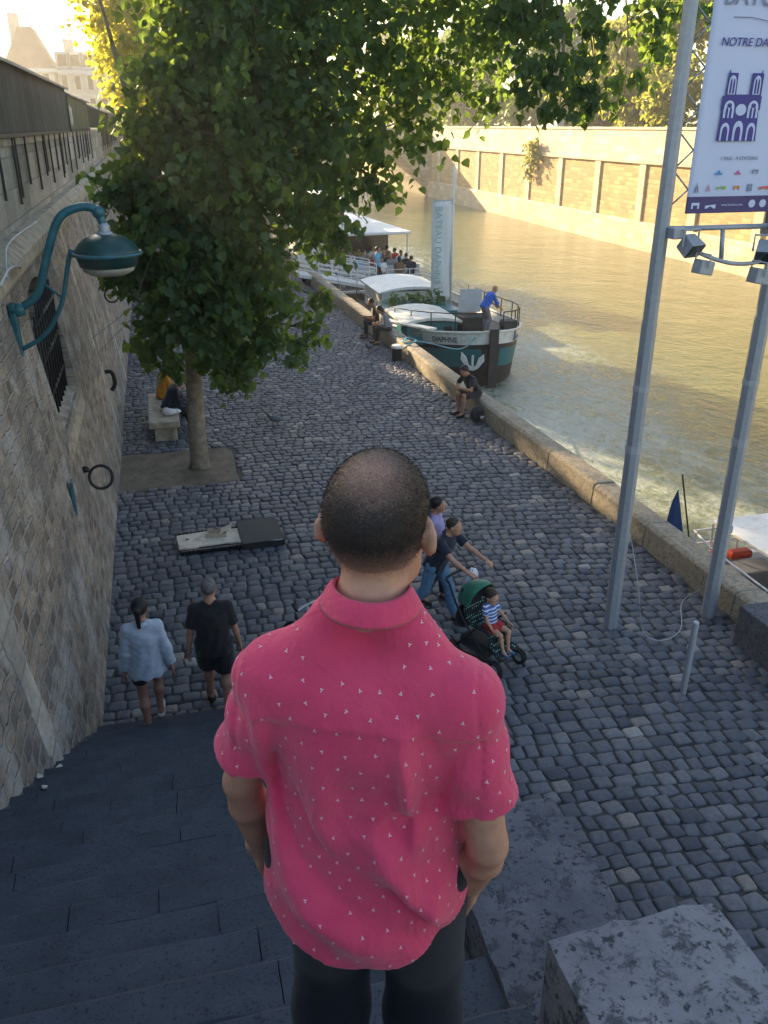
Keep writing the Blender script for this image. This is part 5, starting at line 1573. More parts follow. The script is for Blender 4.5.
# ------------------------------------------------------------------ small motor boat, lower right
mo = empty('motorboat', (9.25, 8.35, WATER + .22), 0, 'small moored motorboat with blue white cabin top at the right edge beyond the kerb', 'boat')
h_ = MB()
hp_ = [(-.85, -3.2), (.85, -3.2), (1.05, -1), (1.1, 2.2), (.95, 2.95), (-.95, 2.95), (-1.1, 2.2), (-1.05, -1)]
vs = []
for z, f_ in ((-.3, .7), (.35, .94), (.8, 1.0), (.85, 1.02), (.85, .86), (.5, .82)):
    vs += [(x * f_, y * (1 - (1 - f_) * .3), z) for x, y in hp_]
nn = len(hp_)
fs = [(r_ * nn + k, r_ * nn + (k + 1) % nn, (r_ + 1) * nn + (k + 1) % nn, (r_ + 1) * nn + k) for r_ in range(5) for k in range(nn)] + [tuple(range(5 * nn, 6 * nn)), tuple(reversed(range(nn)))]
h_.add(vs, fs); h_.build('hull', MAT['white_paint'], mo, False, .02)
MB().add([(-.8, .9, 1.75), (.85, .9, 1.75), (.8, 3.0, 1.5), (-.55, 3.0, 1.5), (-.8, .9, 1.68), (.85, .9, 1.68), (.8, 3.0, 1.43), (-.55, 3.0, 1.43)], [(0, 1, 2, 3), (7, 6, 5, 4), (0, 4, 5, 1), (1, 5, 6, 2), (2, 6, 7, 3), (3, 7, 4, 0)]).build('cabin_top', MAT['white_paint'], mo, False, .02)
MB().box2((-.8, -1.6, .8), (.8, .9, 1.66)).build('cabin', MAT['white_paint'], mo, False, .05)
MB().box2((-.72, .9, .5), (.72, 2.7, .62)).build('cockpit_sole', MAT['deck_dark'], mo)
MB().box2((-.7, 2.0, .6), (.2, 2.5, .95)).build('bench_seat', MAT['grey_cloth'], mo, False, .04)
MB().box2((-.98, 2.5, .86), (-.5, 2.8, 1.02)).box2((-.3, 2.62, .86), (.1, 2.82, 1.0)).build('red_cushion', MAT['red_paint'], mo, False, .04)
r_ = MB()
for zz in (1.1, 1.35):
    r_.tube([(-1.02, .6, zz), (-1.02, 2.3, zz), (-.9, 2.95, zz), (.9, 2.95, zz)], .018, 6)
for x, y in ((-1.02, .9), (-1.02, 2.2), (-.9, 2.9), (0, 2.95)): r_.tube([(x, y, .8), (x, y, 1.36)], .016, 6)
r_.tube([(-.8, .9, .8), (-.8, .9, 1.7)], .03, 6).tube([(.8, .9, .8), (.8, .9, 1.7)], .03, 6).tube([(-.55, 2.9, .8), (-.55, 2.95, 1.45)], .02, 6)
r_.build('rail', MAT['white_paint'], mo)
fl = empty('flag', (8.1, 11.35, -.68), 0, 'dark blue flag hanging from a thin leaning staff beyond the kerb', 'flag')
MB().tube([(.35, 0, 0), (-.12, 0, 1.75)], .014, 6).build('staff', MAT['iron'], fl, True)
f_ = MB(); vs = []
for j in range(13):
    v_ = j / 12
    ptop = Vector((-.06, 0, 1.52)); sp_ = Vector((.35 - .47 * (.85 - .60 * v_), 0, 1.75 * (.85 - .60 * v_)))
    for i in range(7):
        u = i / 6
        wdt = .05 + .50 * v_ ** .8
        vs.append((sp_.x - wdt * .8 * u - .10 + .28 * v_ * (1 - u) * 0 + wdt * .55 * (1 - u) * 0, .03 * math.sin(u * 9) * v_, sp_.z - .10 * u))
f_.add(vs, [(j * 7 + i, j * 7 + i + 1, (j + 1) * 7 + i + 1, (j + 1) * 7 + i) for j in range(12) for i in range(6)])
fo_ = f_.build('flag_cloth', MAT['flag_blue'], fl, True); md = fo_.modifiers.new('s', 'SOLIDIFY'); md.thickness = .006

# ------------------------------------------------------------------ bench, instrument case, litter, pigeons, bicycle
bh = empty('stone_bench', (-.25, 19.2, 0), 0, 'pale stone slab bench by the wall behind the tree trunk', 'bench')
MB().box((0, 0, .41), (.66, 2.3, .16), jit=.01).build('seat', MAT['bench_stone'], bh, False, .025)
MB().box((.02, -.78, .15), (.48, .34, .34)).build('leg', MAT['bench_stone'], bh, False, .02)
MB().box((.02, .78, .15), (.48, .34, .34)).build('leg', MAT['bench_stone'], bh, False, .02)
wb = MB(); wb.sphere((0, 0, 0), (.16, .12, .08)); wb.sphere((.13, .05, -.01), (.13, .08, .06)); wb.sphere((-.06, .08, .03), (.08, .1, .05))
o = wb.build('cloth_bag', MAT['plastic_bag'], None, True); o.location = (-.12, 18.55, .55); tag(o, 'crumpled white bag lying on the near end of the stone bench', 'bag')

cs = empty('instrument_case', (.68, 12.95, 0), R(2), 'open black case lying flat on the cobbles, with beige lining on its left half', 'case')
t = MB(); t.box((-.33, -.02, .035), (1.02, .68, .05))
for k in range(16): t.box((-.80 + .063 * k, .335, .05), (.045, .05, .07)); t.box((-.80 + .063 * k, -.375, .05), (.045, .05, .07))
t.build('tray', MAT['black_plastic'], cs, False, .008)
lm_ = MB(); n0 = 0
lm_.prism([(-.85, -.28), (-.55, -.30), (-.54, -.26), (-.1, -.25), (.17, -.30), (.17, .24), (-.2, .27), (-.7, .24), (-.86, .22)], .03, Matrix.Translation((0, 0, .061)))
lo_ = lm_.build('lining', MAT['cardboard'], cs, False, .006)
MB().tube([(-.70, .03, .088), (-.70, .03, .094)], .035, 12).tube([(-.33, .05, .088), (-.33, .05, .094)], .025, 12).build('hole', MAT['black_plastic'], lo_)
l2 = MB(); l2.box((.5, .0, .06), (.68, .92, .11), jit=.012); l2.tube([(.84, -.3, .06), (.90, -.2, .07), (.90, .1, .07), (.84, .2, .06)], .015, 6)
l2o = l2.build('lid', MAT['black_cloth'], cs, False, .03)
MB().box((.64, -.40, .118), (.34, .11, .01)).build('label', MAT['paper'], l2o)
cbx = empty('cardboard_box', (.62, 12.98, .095), R(-8), 'small open cardboard box sitting on the beige lining of the case', 'box')
b_ = MB()
for a_, c2 in (((-.15, -.09, .03), (.3, .01, .06)), ((-.15, .09, .03), (.3, .01, .06)), ((-.3, 0, .03), (.01, .18, .06)), ((0, 0, .03), (.01, .18, .06)), ((-.15, 0, .004), (.29, .17, .008))): b_.box(a_, c2)
b_.build('tray', MAT['beige_cloth'], cbx)
MB().box((.04, .02, .09), (.2, .2, .008), Matrix.Rotation(R(-25), 4, 'Y')).build('flap', MAT['cardboard'], cbx)

def pigeon(loc, rz, label):
    p = empty('pigeon', loc, rz, label, 'pigeon', 'pigeons on the cobbles')
    b_ = MB(); b_.sphere((0, 0, .15), (.07, .15, .075), Matrix.Rotation(R(12), 4, 'X')); b_.tube([(0, .1, .2), (0, .14, .27)], [.045, .03], 10); b_.sphere((0, .15, .285), (.03, .036, .03)); b_.tube([(0, -.1, .14), (0, -.26, .11)], [.05, .03], 8, flat=.3)
    b_.tube([(0, .175, .28), (0, .205, .272)], [.009, .003], 6); b_.build('body', MAT['pigeon_grey'], p, True)
    MB().tube([(.025, 0, .09), (.025, .01, 0)], .007, 5).tube([(-.025, .03, .09), (-.025, .04, 0)], .007, 5).build('legs', MAT['red_cloth'], p)
pigeon((5.95, 25.0, .005), R(120), 'pigeon standing near the kerb below the seated couple')
pigeon((2.19, 18.73, .005), R(80), 'pigeon alone on the open cobbles right of the tree')

bk = empty('bicycle', (1.5, 8.55, 0), R(33), 'bicycle mostly hidden behind the pink shirt, only its handlebar showing', 'bicycle')
for yy, nm in ((.52, 'wheel'), (-.52, 'wheel')):
    wl = MB(); wl.tube([(0, yy + .33 * math.cos(a), .34 + .33 * math.sin(a)) for a in [2 * pi * k / 32 for k in range(33)]], .02, 8, cap=False)
    wo_ = wl.build('wheel', MAT['rubber'], bk, True)
    sp = MB()
    for k in range(14): sp.tube([(0, yy, .34), (0, yy + .32 * math.cos(k * pi / 7), .34 + .32 * math.sin(k * pi / 7))], .0025, 4)
    sp.tube([(-.04, yy, .34), (.04, yy, .34)], .02, 8); sp.build('spokes', MAT['galv'], wo_)
MB().tube([(0, -.52, .34), (0, -.1, .3), (0, -.22, .86)], .016, 8).tube([(0, -.1, .3), (0, .38, .8)], .02, 8).tube([(0, -.2, .78), (0, .36, .86)], .016, 8).tube([(0, .52, .34), (0, .36, .92)], .018, 8).tube([(0, -.52, .34), (0, -.2, .78)], .012, 8).build('frame', MAT['iron'], bk, True)
MB().sphere((0, -.24, .9), (.07, .13, .035)).build('saddle', MAT['black_plastic'], bk, True)
MB().tube([(0, .36, .9), (0, .34, 1.0)], .016, 8).tube(bez([(-.27, .26, 1.02), (-.12, .34, 1.02), (.12, .34, 1.02), (.27, .26, 1.02)], 5), .014, 8).build('handlebar', MAT['galv'], bk, True)
MB().tube([(-.29, .22, 1.02), (-.24, .28, 1.02)], .022, 8).tube([(.29, .22, 1.02), (.24, .28, 1.02)], .022, 8).build('grip', MAT['rubber'], bk, True)
MB().tube(bez([(.2, .32, 1.03), (.21, .36, 1.12), (.23, .34, 1.17), (.24, .3, 1.1)], 5), .008, 6).build('brake_lever', MAT['iron'], bk, True)
MB().tube([(-.2, .3, 1.02), (-.22, .36, 1.13)], .02, 8).build('bell', MAT['iron'], bk, True)
for i, (x, y, z) in enumerate(((-1.35, 5.85, 0), (-1.3, 6.35, 0), (-1.25, 5.5, 0), (-1.05, 6.2, 0))):
    k = math.ceil((Y0 - y) / RUN) - 1; zt = RISE * (k + 1)
    lt = MB(); lt.box((0, 0, 0), (.045, .03, .012), jit=.008); o = lt.build('litter', MAT['litter']); o.location = (x, y, zt + .014); o.rotation_euler = (.2, .1, i)
    tag(o, 'small pale scrap of litter on the dark steps near the wall', 'litter', 'scraps of litter on the steps')
# ------------------------------------------------------------------ people
def side_fold(P, segs):
    """soft creases: list of (polyline in x,z on the back, amplitude, width)"""
    out = np.zeros(len(P))
    X = P[:, [0, 2]]
    for pts, A, wdt in segs:
        best = np.full(len(P), 9.0); tt = np.zeros(len(P))
        n = len(pts) - 1
        for i in range(n):
            a = np.array(pts[i]); b = np.array(pts[i + 1]); ba = b - a
            h = np.clip(((X - a) @ ba) / (ba @ ba), 0, 1)
            dd = np.sqrt(((X - a - h[:, None] * ba) ** 2).sum(1))
            m = dd < best
            best[m] = dd[m]; tt[m] = (i + h[m]) / n
        out += A * np.exp(-(best / wdt) ** 2) * np.sin(np.clip(tt, .0, 1) * pi * .86 + .25) 
    return out

def shirt_post(P, d, U, RT, J):
    z = P[:, 2]; x = P[:, 0]; y = P[:, 1]
    back = np.clip((.03 - y) / .06, 0, 1)
    # curved shirt tail
    hem = .82 + .07 * np.clip(np.abs(x) / .2, 0, 1.15) ** 2 + .02 * (y > .03)
    tors = np.abs(x) < .23
    d = np.where(tors, np.maximum(d, hem - z), d)
    f = side_fold(P, [([(-.165, 1.335), (-.16, 1.2), (-.13, 1.02)], .009, .016), ([(.085, 1.32), (.10, 1.18), (.115, 1.06)], .010, .015), ([(.115, 1.33), (.135, 1.2)], -.008, .014),
                      ([(-.14, 1.18), (-.07, 1.05), (.04, .96), (.13, .90)], -.015, .03), ([(-.17, 1.06), (-.08, .95), (.03, .87), (.12, .83)], .012, .035),
                      ([(.03, 1.14), (.09, 1.02), (.13, .92)], .014, .028), ([(.07, 1.02), (.11, .90), (.17, .84)], -.013, .018), ([(.14, 1.0), (.16, .88)], .011, .02),
                      ([(-.05, 1.30), (-.06, 1.12), (-.03, 1.0)], .006, .03), ([(-.12, .90), (-.02, .84), (.08, .79)], -.008, .02), ([(.16, 1.25), (.11, 1.15), (.03, 1.09)], -.009, .022), ([(-.17, 1.25), (-.12, 1.14), (-.06, 1.08)], -.007, .02), ([(.0, 1.22), (.02, 1.1)], -.005, .03)])
    f = f * np.clip((z - .82) / .12, .25, 1)
    d = d - np.maximum(f * 3.3, -.008) * back - .012 * np.clip((1.02 - z) / .12, 0, 1) * (np.abs(x) < .24)
    # yoke seam: the panel below it lies a little deeper
    seam = 1.325 - .02 * np.abs(x) / .2 - z
    inner = back * (np.abs(x) < .215)
    d = d + inner * (.0035 * np.clip(seam / .004, 0, 1) - .0015 * np.exp(-((seam + .006) / .006) ** 2))
    # hem and cuff stitching line
    d = d + .0015 * np.exp(-((z - hem - .02) / .0035) ** 2) * tors
    # sleeves: armhole seam and soft bends
    for i in (0, 1):
        a = np.array(J['sh'][i]); b = np.array(J['el'][i]); u = (b - a) / np.linalg.norm(b - a)
        t = (P - a) @ u
        lat = np.abs(P[:, 0]) > .17
        d = d + lat * (.0045 * np.sin(t * 60 + P[:, 1] * 22) * np.exp(-((t - .1) / .09) ** 2) * .8)
        d = d + lat * .0016 * np.exp(-((t - .175) / .003) ** 2)
        d = d + .002 * np.exp(-((np.abs(P[:, 0]) - .192 - .10 * (1.44 - z)) / .0035) ** 2) * (z > 1.2) * (np.abs(P[:, 0]) > .16)
    d = d + .0022 * np.sin(x * 34 + z * 21 + 2 * np.sin(z * 17)) * np.sin(z * 39 - x * 18 + y * 25)
    return d

# pink shirt cloth
m, nt, b = nodes('pink_shirt')
v = mapping(nt)
n = noise(nt, v, 9, 5, .6)
c = ramp(nt, n.outputs['Fac'], [(.3, (.67, .052, .128)), (.7, (.77, .076, .158))])
nt.links.new(c, b.inputs['Base Color']); b.inputs['Roughness'].default_value = .85; b.inputs['Specular IOR Level'].default_value = .2; b.inputs['Sheen Weight'].default_value = .25
wv = noise(nt, v, 620, 2, .5); wv2 = noise(nt, v, 26, 5, .6)
ad = nt.nodes.new('ShaderNodeMath'); ad.operation = 'MULTIPLY_ADD'; nt.links.new(wv2.outputs['Fac'], ad.inputs[0]); ad.inputs[1].default_value = 6.0; nt.links.new(wv.outputs['Fac'], ad.inputs[2])
ncr = noise(nt, mapping(nt, (1, 1, .55)), 8, 3, .5, 1.4); rid = ramp(nt, ncr.outputs['Fac'], [(.40, (0, 0, 0)), (.5, (1, 1, 1)), (.60, (0, 0, 0))])
ad2 = nt.nodes.new('ShaderNodeMath'); ad2.operation = 'MULTIPLY_ADD'; nt.links.new(rid, ad2.inputs[0]); ad2.inputs[1].default_value = 1.6; nt.links.new(ad.outputs[0], ad2.inputs[2])
bump(nt, b, ad2.outputs[0], .5, .0024)
MAT['pink_shirt'] = m
MAT['shirt_print'] = mat('shirt_print', (.80, .56, .60), .8, .05)

MAN = dict(loc=(.270, 1.19, 4.082), yaw=R(-24))
mm = human('man in a pink short sleeved shirt with tiny white print, seen from behind on stairs', MAN['loc'], MAN['yaw'], 1.768, h=.009, skin=MAT['skin'], wid=.91, fat=1.0, nz=.04, side=R(1.8),
           head=(R(-6), R(-3)), wr=((-.238, .085, .815), (.20, .07, .812)), epole=((-1, -.5, 0), (.55, -1, 0)), an=((-.1, .05, .085), (.11, .09, .085)), shz=.395, shy=-.04, neck=.027, hscale=1.03, ear=1.15,
           hdir=((.10, .10, -.30), (-.10, .10, -.30)), hpalm=((1, -.3, 0), (-1, -.3, 0)), curl=.3, hh=.0035,
           top=dict(mat=MAT['pink_shirt'], sleeve=.68, hem=-.26, off=.024, soff=.023, flare=.014, h=.0052, post=shirt_post, collar=MAT['pink_shirt']),
           bottom=dict(mat=MAT['trouser_navy'], off=.024), shoes=dict(mat=MAT['shoe_brown']))
root = mm['root']; SC = mm['s']
shirt = [o for o in root.children if o.name.startswith('shirt')][0]
# buzz cut, thinning at the crown
m, nt, b = nodes('buzz_cut')
tc = nt.nodes.new('ShaderNodeTexCoord')
def dist_ramp(pt, r0, r1):
    vd = nt.nodes.new('ShaderNodeVectorMath'); vd.operation = 'DISTANCE'; nt.links.new(tc.outputs['Object'], vd.inputs[0]); vd.inputs[1].default_value = tuple(pt)
    mr = nt.nodes.new('ShaderNodeMapRange'); nt.links.new(vd.outputs['Value'], mr.inputs['Value']); mr.inputs['From Min'].default_value = r0; mr.inputs['From Max'].default_value = r1
    return mr.outputs[0]
crown = mm['HT'](.01, -.07, .118)
cov = dist_ramp(crown, .02, .085)
sx = nt.nodes.new('ShaderNodeSeparateXYZ'); nt.links.new(tc.outputs['Object'], sx.inputs[0])
mr = nt.nodes.new('ShaderNodeMapRange'); nt.links.new(sx.outputs['Z'], mr.inputs['Value'])
zn = mm['HT'](0, -.09, -.075)[2]; mr.inputs['From Min'].default_value = zn; mr.inputs['From Max'].default_value = zn + .085
nz = noise(nt, tc.outputs['Object'], 300, 4, .7); nz2 = noise(nt, tc.outputs['Object'], 24, 4, .6)
mu = nt.nodes.new('ShaderNodeMath'); mu.operation = 'MULTIPLY_ADD'; nt.links.new(cov, mu.inputs[0]); mu.inputs[1].default_value = .55; mu.inputs[2].default_value = .42
mu1 = nt.nodes.new('ShaderNodeMath'); mu1.operation = 'MULTIPLY'; nt.links.new(mu.outputs[0], mu1.inputs[0]); nt.links.new(mr.outputs[0], mu1.inputs[1])
ad = nt.nodes.new('ShaderNodeMath'); ad.operation = 'ADD'; nt.links.new(mu1.outputs[0], ad.inputs[0])
n3 = nt.nodes.new('ShaderNodeMath'); n3.operation = 'MULTIPLY_ADD'; nt.links.new(nz.outputs['Fac'], n3.inputs[0]); n3.inputs[1].default_value = 1.1; n3.inputs[2].default_value = -.55
n4 = nt.nodes.new('ShaderNodeMath'); n4.operation = 'MULTIPLY_ADD'; nt.links.new(nz2.outputs['Fac'], n4.inputs[0]); n4.inputs[1].default_value = .3; n4.inputs[2].default_value = -.15
a2 = nt.nodes.new('ShaderNodeMath'); a2.operation = 'ADD'; nt.links.new(n3.outputs[0], a2.inputs[0]); nt.links.new(n4.outputs[0], a2.inputs[1])
nt.links.new(a2.outputs[0], ad.inputs[1])
c = ramp(nt, ad.outputs[0], [(.12, (.46, .24, .165)), (.5, (.21, .12, .088)), (.92, (.026, .019, .017))])
nt.links.new(c, b.inputs['Base Color']); b.inputs['Roughness'].default_value = .55; b.inputs['Specular IOR Level'].default_value = .3
bump(nt, b, nz.outputs['Fac'], .5, .002)
hp_, _ = head_prims(v3((0, 0, 0)), np.eye(3))
Rh = mm['Rh']; hcs = np.array(mm['HT'](0, 0, 0)) / SC
tp = [ell(hcs + Rh @ np.array([0, -.016, .028]), np.array((.077, .097, .093)) + .0025, Rh, .03)]
skull, _ = head_prims(hcs, Rh, 1.03)
skull = skull[:1] + skull[1:3] + skull[6:7] * 0
neckp = [cap(np.array(mm['U'](0, -.012, .51)) / SC, hcs + Rh @ np.array([0, -.02, -.055]), .0562, .0482, .02)]
def hairfn(P):
    L = (P - hcs) @ Rh
    d = sdf(skull[:2] + neckp, P) - .0008 - .0022 * np.clip((L[:, 2] + .085) / .04, 0, 1)
    d = np.maximum(d, L[:, 1] * .8 - L[:, 2] * .6 - .055)                # hairline at the front
    d = np.maximum(d, -L[:, 2] - .082 - .0 * L[:, 1])                    # nape
    d = np.maximum(d, (.03 - L[:, 2]) * .7 + (L[:, 1] - .012) * .9 - .02)     # round the ears
    return d
lo, hi = bounds(tp, .03); lo[2] -= .08
V, F = surfnet(hairfn, lo, hi, .0045, 2)
fc = V[F].mean(1); fn_ = np.cross(V[F[:, 1]] - V[F[:, 0]], V[F[:, 2]] - V[F[:, 0]]); fn_ /= np.maximum(np.linalg.norm(fn_, axis=1), 1e-9)[:, None]
out_ = np.sign(((fc - hcs) * fn_).sum(1))[:, None]; fn_ = fn_ * out_
Lc = (fc - hcs) @ Rh
pr_ = np.clip((np.linalg.norm(Lc - np.array([.01, -.07, .118]), axis=1) - .015) / .06, .12, 1) * np.clip((Lc[:, 2] + .08) / .06, .1, 1)
pk = RNG.choice(len(F), 16000, p=pr_ / pr_.sum())
p0_ = fc[pk] + RNG.normal(size=(16000, 3)) * .0016
gd = fn_[pk] * .9 + (Rh @ np.array([0, -.35, -.45]))[None] + RNG.normal(size=(16000, 3)) * .35; gd /= np.linalg.norm(gd, axis=1)[:, None]
sd2 = np.cross(gd, RNG.normal(size=(16000, 3))); sd2 /= np.linalg.norm(sd2, axis=1)[:, None]
ln_ = (.0028 + .0022 * RNG.random(16000))[:, None]
HV = np.stack([p0_ - sd2 * .00035, p0_ + sd2 * .00035, p0_ + gd * ln_ + sd2 * .00012, p0_ + gd * ln_ - sd2 * .00012], 1).reshape(-1, 3)
HF = np.arange(64000).reshape(-1, 4) + len(V)
new_obj('hair', np.concatenate([V, HV]) * SC, np.concatenate([F, HF]), m, root, True)
# tiny printed marks laid on the cloth in staggered rows
bvh = BVHTree.FromObject(shirt, bpy.context.evaluated_depsgraph_get())
pv, pf = [], []
def mark(p, nrm, rot):
    u = nrm.cross(Vector((0, 0, 1)))
    if u.length < .1: u = nrm.cross(Vector((0, 1, 0)))
    u.normalize(); w_ = u.cross(nrm); 
    for a, L, wd in ((rot, .0046, .0012), (rot + 2.2, .0038, .0012), (rot - 2.2, .0038, .0012)):
        d = u * math.cos(a) + w_ * math.sin(a); s_ = nrm.cross(d)
        b0 = len(pv); o_ = p + nrm * .0011
        for q in (o_ - s_ * wd * .5, o_ + d * L * .6 - s_ * wd, o_ + d * L, o_ + d * L * .6 + s_ * wd, o_ + s_ * wd * .5): pv.append(q)
        pf.append((b0, b0 + 1, b0 + 2, b0 + 3, b0 + 4))
row = 0
z = .74
while z < 1.50:
    nang = 27
    for k in range(nang):
        a = 2 * pi * (k + (.5 if row % 2 else 0)) / nang + random.gauss(0, .02)
        o_ = Vector((0, -.01, z * 1.0 + random.gauss(0, .004))) * SC
        d = Vector((math.sin(a), -math.cos(a) * .75, 0)).normalized()
        h_ = bvh.ray_cast(o_, d, .5)
        if h_[0] is None or abs(h_[0].x) > .205 * SC or (h_[0].z > 1.40 * SC and math.hypot(h_[0].x, h_[0].y + .02) < .097 * SC): continue
        nn_ = h_[1] if h_[1].dot(d) > 0 else -h_[1]
        mark(h_[0], nn_, random.choice((pi / 2, -pi / 2)) + random.gauss(0, .35))
    z += .034; row += 1
for (gx, gy) in [(x_, y_) for x_ in np.arange(-.2, .21, .04) for y_ in np.arange(-.19, .08, .035)]:
    h_ = bvh.ray_cast(Vector((gx + random.gauss(0, .004), gy, 1.7)) * SC, Vector((0, 0, -1)), .6)
    if h_[0] is not None and h_[0].z > 1.44 * SC and abs(h_[0].x) > .10 * SC: mark(h_[0], h_[1], pi / 2 + random.gauss(0, .4))
for i in (0, 1):
    a = mm['sh'][i]; e = mm['el'][i]; u = Vector(e - a).normalized(); sd_ = u.cross(Vector((0, 1, 0))).normalized(); fd_ = u.cross(sd_)
    for r_ in range(9):
        t_ = .0 + .03 * r_
        for k in range(11):
            an_ = 2 * pi * (k + .5 * (r_ % 2)) / 11
            d = sd_ * math.cos(an_) + fd_ * math.sin(an_)
            h_ = bvh.ray_cast(Vector(a) + u * t_, d, .13)
            if h_[0] is None or abs(h_[0].x) < .2 * SC: continue
            nn_ = h_[1] if h_[1].dot(d) > 0 else -h_[1]
            mark(h_[0], nn_, random.choice((pi / 2, -pi / 2)) + random.gauss(0, .4))
new_obj('shirt_print', pv, [list(f) for f in pf], MAT['shirt_print'], shirt)
# collar thickness and print
for o in shirt.children:
    if o.name.startswith('collar'):
        md = o.modifiers.new('s', 'SOLIDIFY'); md.thickness = .004; md.offset = -1
        md = o.modifiers.new('ss', 'SUBSURF'); md.levels = 1; md.render_levels = 1

def P_(*a, **k): return human(*a, **k)
# couple walking down on to the quay
P_('woman with a black ponytail, loose light blue shirt and black shorts at the stairs foot', (-.57, 8.03, .172), R(4), 1.66, h=.012, skin=MAT['skin_tan'], wid=.92, fat=.92,
   an=((-.07, -.10, .085), (.09, .16, .13)), footpitch=(0, 20), wr=((-.25, .04, .83), (.27, -.03, .83)), head=(R(-15), 0),
   top=dict(mat=MAT['chambray'], sleeve=1.82, hem=-.16, off=.03, soff=.03, flare=.05, collar=MAT['chambray']), bottom=dict(mat=MAT['black_cloth'], length=.58, off=.02), hair=dict(mat=MAT['hair_black'], style='ponytail', t=.012), shoes=dict(mat=MAT['sandal_white']))
P_('grey haired man in a black t-shirt walking away beside the woman in light blue', (.16, 8.46, 0), R(-3), 1.74, h=.012, skin=MAT['skin'], wid=1.06, fat=1.08,
   an=((-.09, .16, .09), (.1, -.14, .10)), footpitch=(10, -15), wr=((-.30, .02, .78), (.30, .06, .80)), head=(R(-12), 0),
   top=dict(mat=MAT['black_cloth'], sleeve=.78, hem=-.14, off=.025, soff=.03, flare=.02), bottom=dict(mat=MAT['black_cloth'], length=.95, off=.035), hair=dict(mat=MAT['hair_grey'], t=.008), shoes=dict(mat=MAT['shoe_dark']))
# father, friend, pushchair, child
dad = P_('man in a dark navy polo shirt and jeans leaning forward pushing the green pushchair', (3.23, 9.75, 0), R(-141), 1.71, h=.011, skin=MAT['skin'], wid=1.04, fat=1.04, lean=R(24), pel=(0, 0, .92),
   an=((-.1, .30, .09), (.1, -.34, .12)), footpitch=(0, -25), wr=((-.23, .66, 1.05), (.23, .66, 1.05)), epole=((-.6, -.3, -1), (.6, -.3, -1)), head=(R(22), R(6)),
   hdir=((.1, .9, -.25), (-.1, .9, -.25)), hpalm=((.15, -.2, -1), (-.15, -.2, -1)), curl=.75,
   top=dict(mat=MAT['navy_cloth'], sleeve=.66, hem=-.08, off=.02, soff=.026, collar=MAT['navy_cloth']), bottom=dict(mat=MAT['jeans'], off=.018), hair=dict(mat=MAT['hair_brown'], t=.004, front=.03), shoes=dict(mat=MAT['shoe_dark']))
P_('man in a lilac shirt and dark trousers walking beside the one pushing the pushchair', (3.36, 10.2, 0), R(-118), 1.66, h=.012, skin=MAT['skin_tan'], an=((-.1, .14, .09), (.1, -.16, .11)), footpitch=(0, -18),
   wr=((-.27, .08, .8), (.27, -.02, .8)), head=(R(14), 0), top=dict(mat=MAT['lilac_cloth'], sleeve=1.75, hem=-.06, off=.02, soff=.022, collar=MAT['lilac_cloth']), bottom=dict(mat=MAT['black_cloth'], off=.018), hair=dict(mat=MAT['hair_black'], t=.012), shoes=dict(mat=MAT['shoe_dark']))
lil = [o for o in COL.objects if o.name.startswith('person') and o.type == 'EMPTY'][-1]

pc = empty('pushchair', (3.58, 8.66, 0), R(-153), 'pushchair with a green hood and dotted seat, pushed by the man in the navy polo', 'pushchair')
f_ = MB()
for sx in (-1, 1):
    f_.tube(bez([(sx * .24, -.46, 1.0), (sx * .24, -.30, .72), (sx * .24, .05, .34), (sx * .22, .36, .12)], 6), .014, 8)
    f_.tube([(sx * .24, -.34, .10), (sx * .24, -.05, .46), (sx * .24, .1, .62)], .014, 8)
    f_.tube([(sx * .24, -.34, .10), (sx * .23, .3, .16)], .012, 8)
f_.tube([(-.24, -.34, .12), (.24, -.34, .12)], .012, 8).tube([(-.22, .34, .14), (.22, .34, .14)], .012, 8)
f_.build('frame', MAT['iron'], pc, True)
MB().tube(bez([(-.24, -.46, 1.0), (-.23, -.52, 1.04), (0, -.54, 1.05), (.23, -.52, 1.04), (.24, -.46, 1.0)], 6), .018, 8).build('handle', MAT['rubber'], pc, True)
for x, y in ((-.25, -.34), (.25, -.34), (-.23, .37), (.23, .37)):
    w_ = MB(); r0 = .105
    for dx in (-.022, .022): w_.tube([(x + dx, y + r0 * .82 * math.cos(a), r0 + r0 * .82 * math.sin(a)) for a in [2 * pi * k / 20 for k in range(21)]], r0 * .18, 8, cap=False)
    wo_ = w_.build('wheel', MAT['rubber'], pc, True)
    MB().tube([(x - .02, y, r0), (x + .02, y, r0)], r0 * .62, 14).build('hub', MAT['grey_paint'], wo_, True, angle=40)
# seat cloth with pale dots
m, nt, b = nodes('dotted_cloth'); v = mapping(nt, (26, 26, 26))
vo = nt.nodes.new('ShaderNodeTexVoronoi'); vo.inputs['Scale'].default_value = 1; vo.inputs['Randomness'].default_value = .15; nt.links.new(v, vo.inputs['Vector'])
c = ramp(nt, vo.outputs['Distance'], [(.22, (.30, .62, .50)), (.30, (.006, .014, .02))]); nt.links.new(c, b.inputs['Base Color']); b.inputs['Roughness'].default_value = .85
MAT['dotted_cloth'] = m
s_ = MB()
prof = [(-.30, .92), (-.26, .70), (-.20, .50), (-.12, .44), (.10, .46), (.17, .45), (.22, .30), (.27, .22), (.36, .21)]
vs = []
for (y, z) in prof:
    for k in range(7):
        u = -1 + 2 * k / 6; vs.append((.19 * u, y + .0, z + .06 * abs(u) ** 2.5))
s_.add(vs, [(j * 7 + i, j * 7 + i + 1, (j + 1) * 7 + i + 1, (j + 1) * 7 + i) for j in range(len(prof) - 1) for i in range(6)])
so = s_.build('seat', m, pc, True); md = so.modifiers.new('s', 'SOLIDIFY'); md.thickness = .025
h_ = MB(); vs = []; na, nb2 = 10, 14
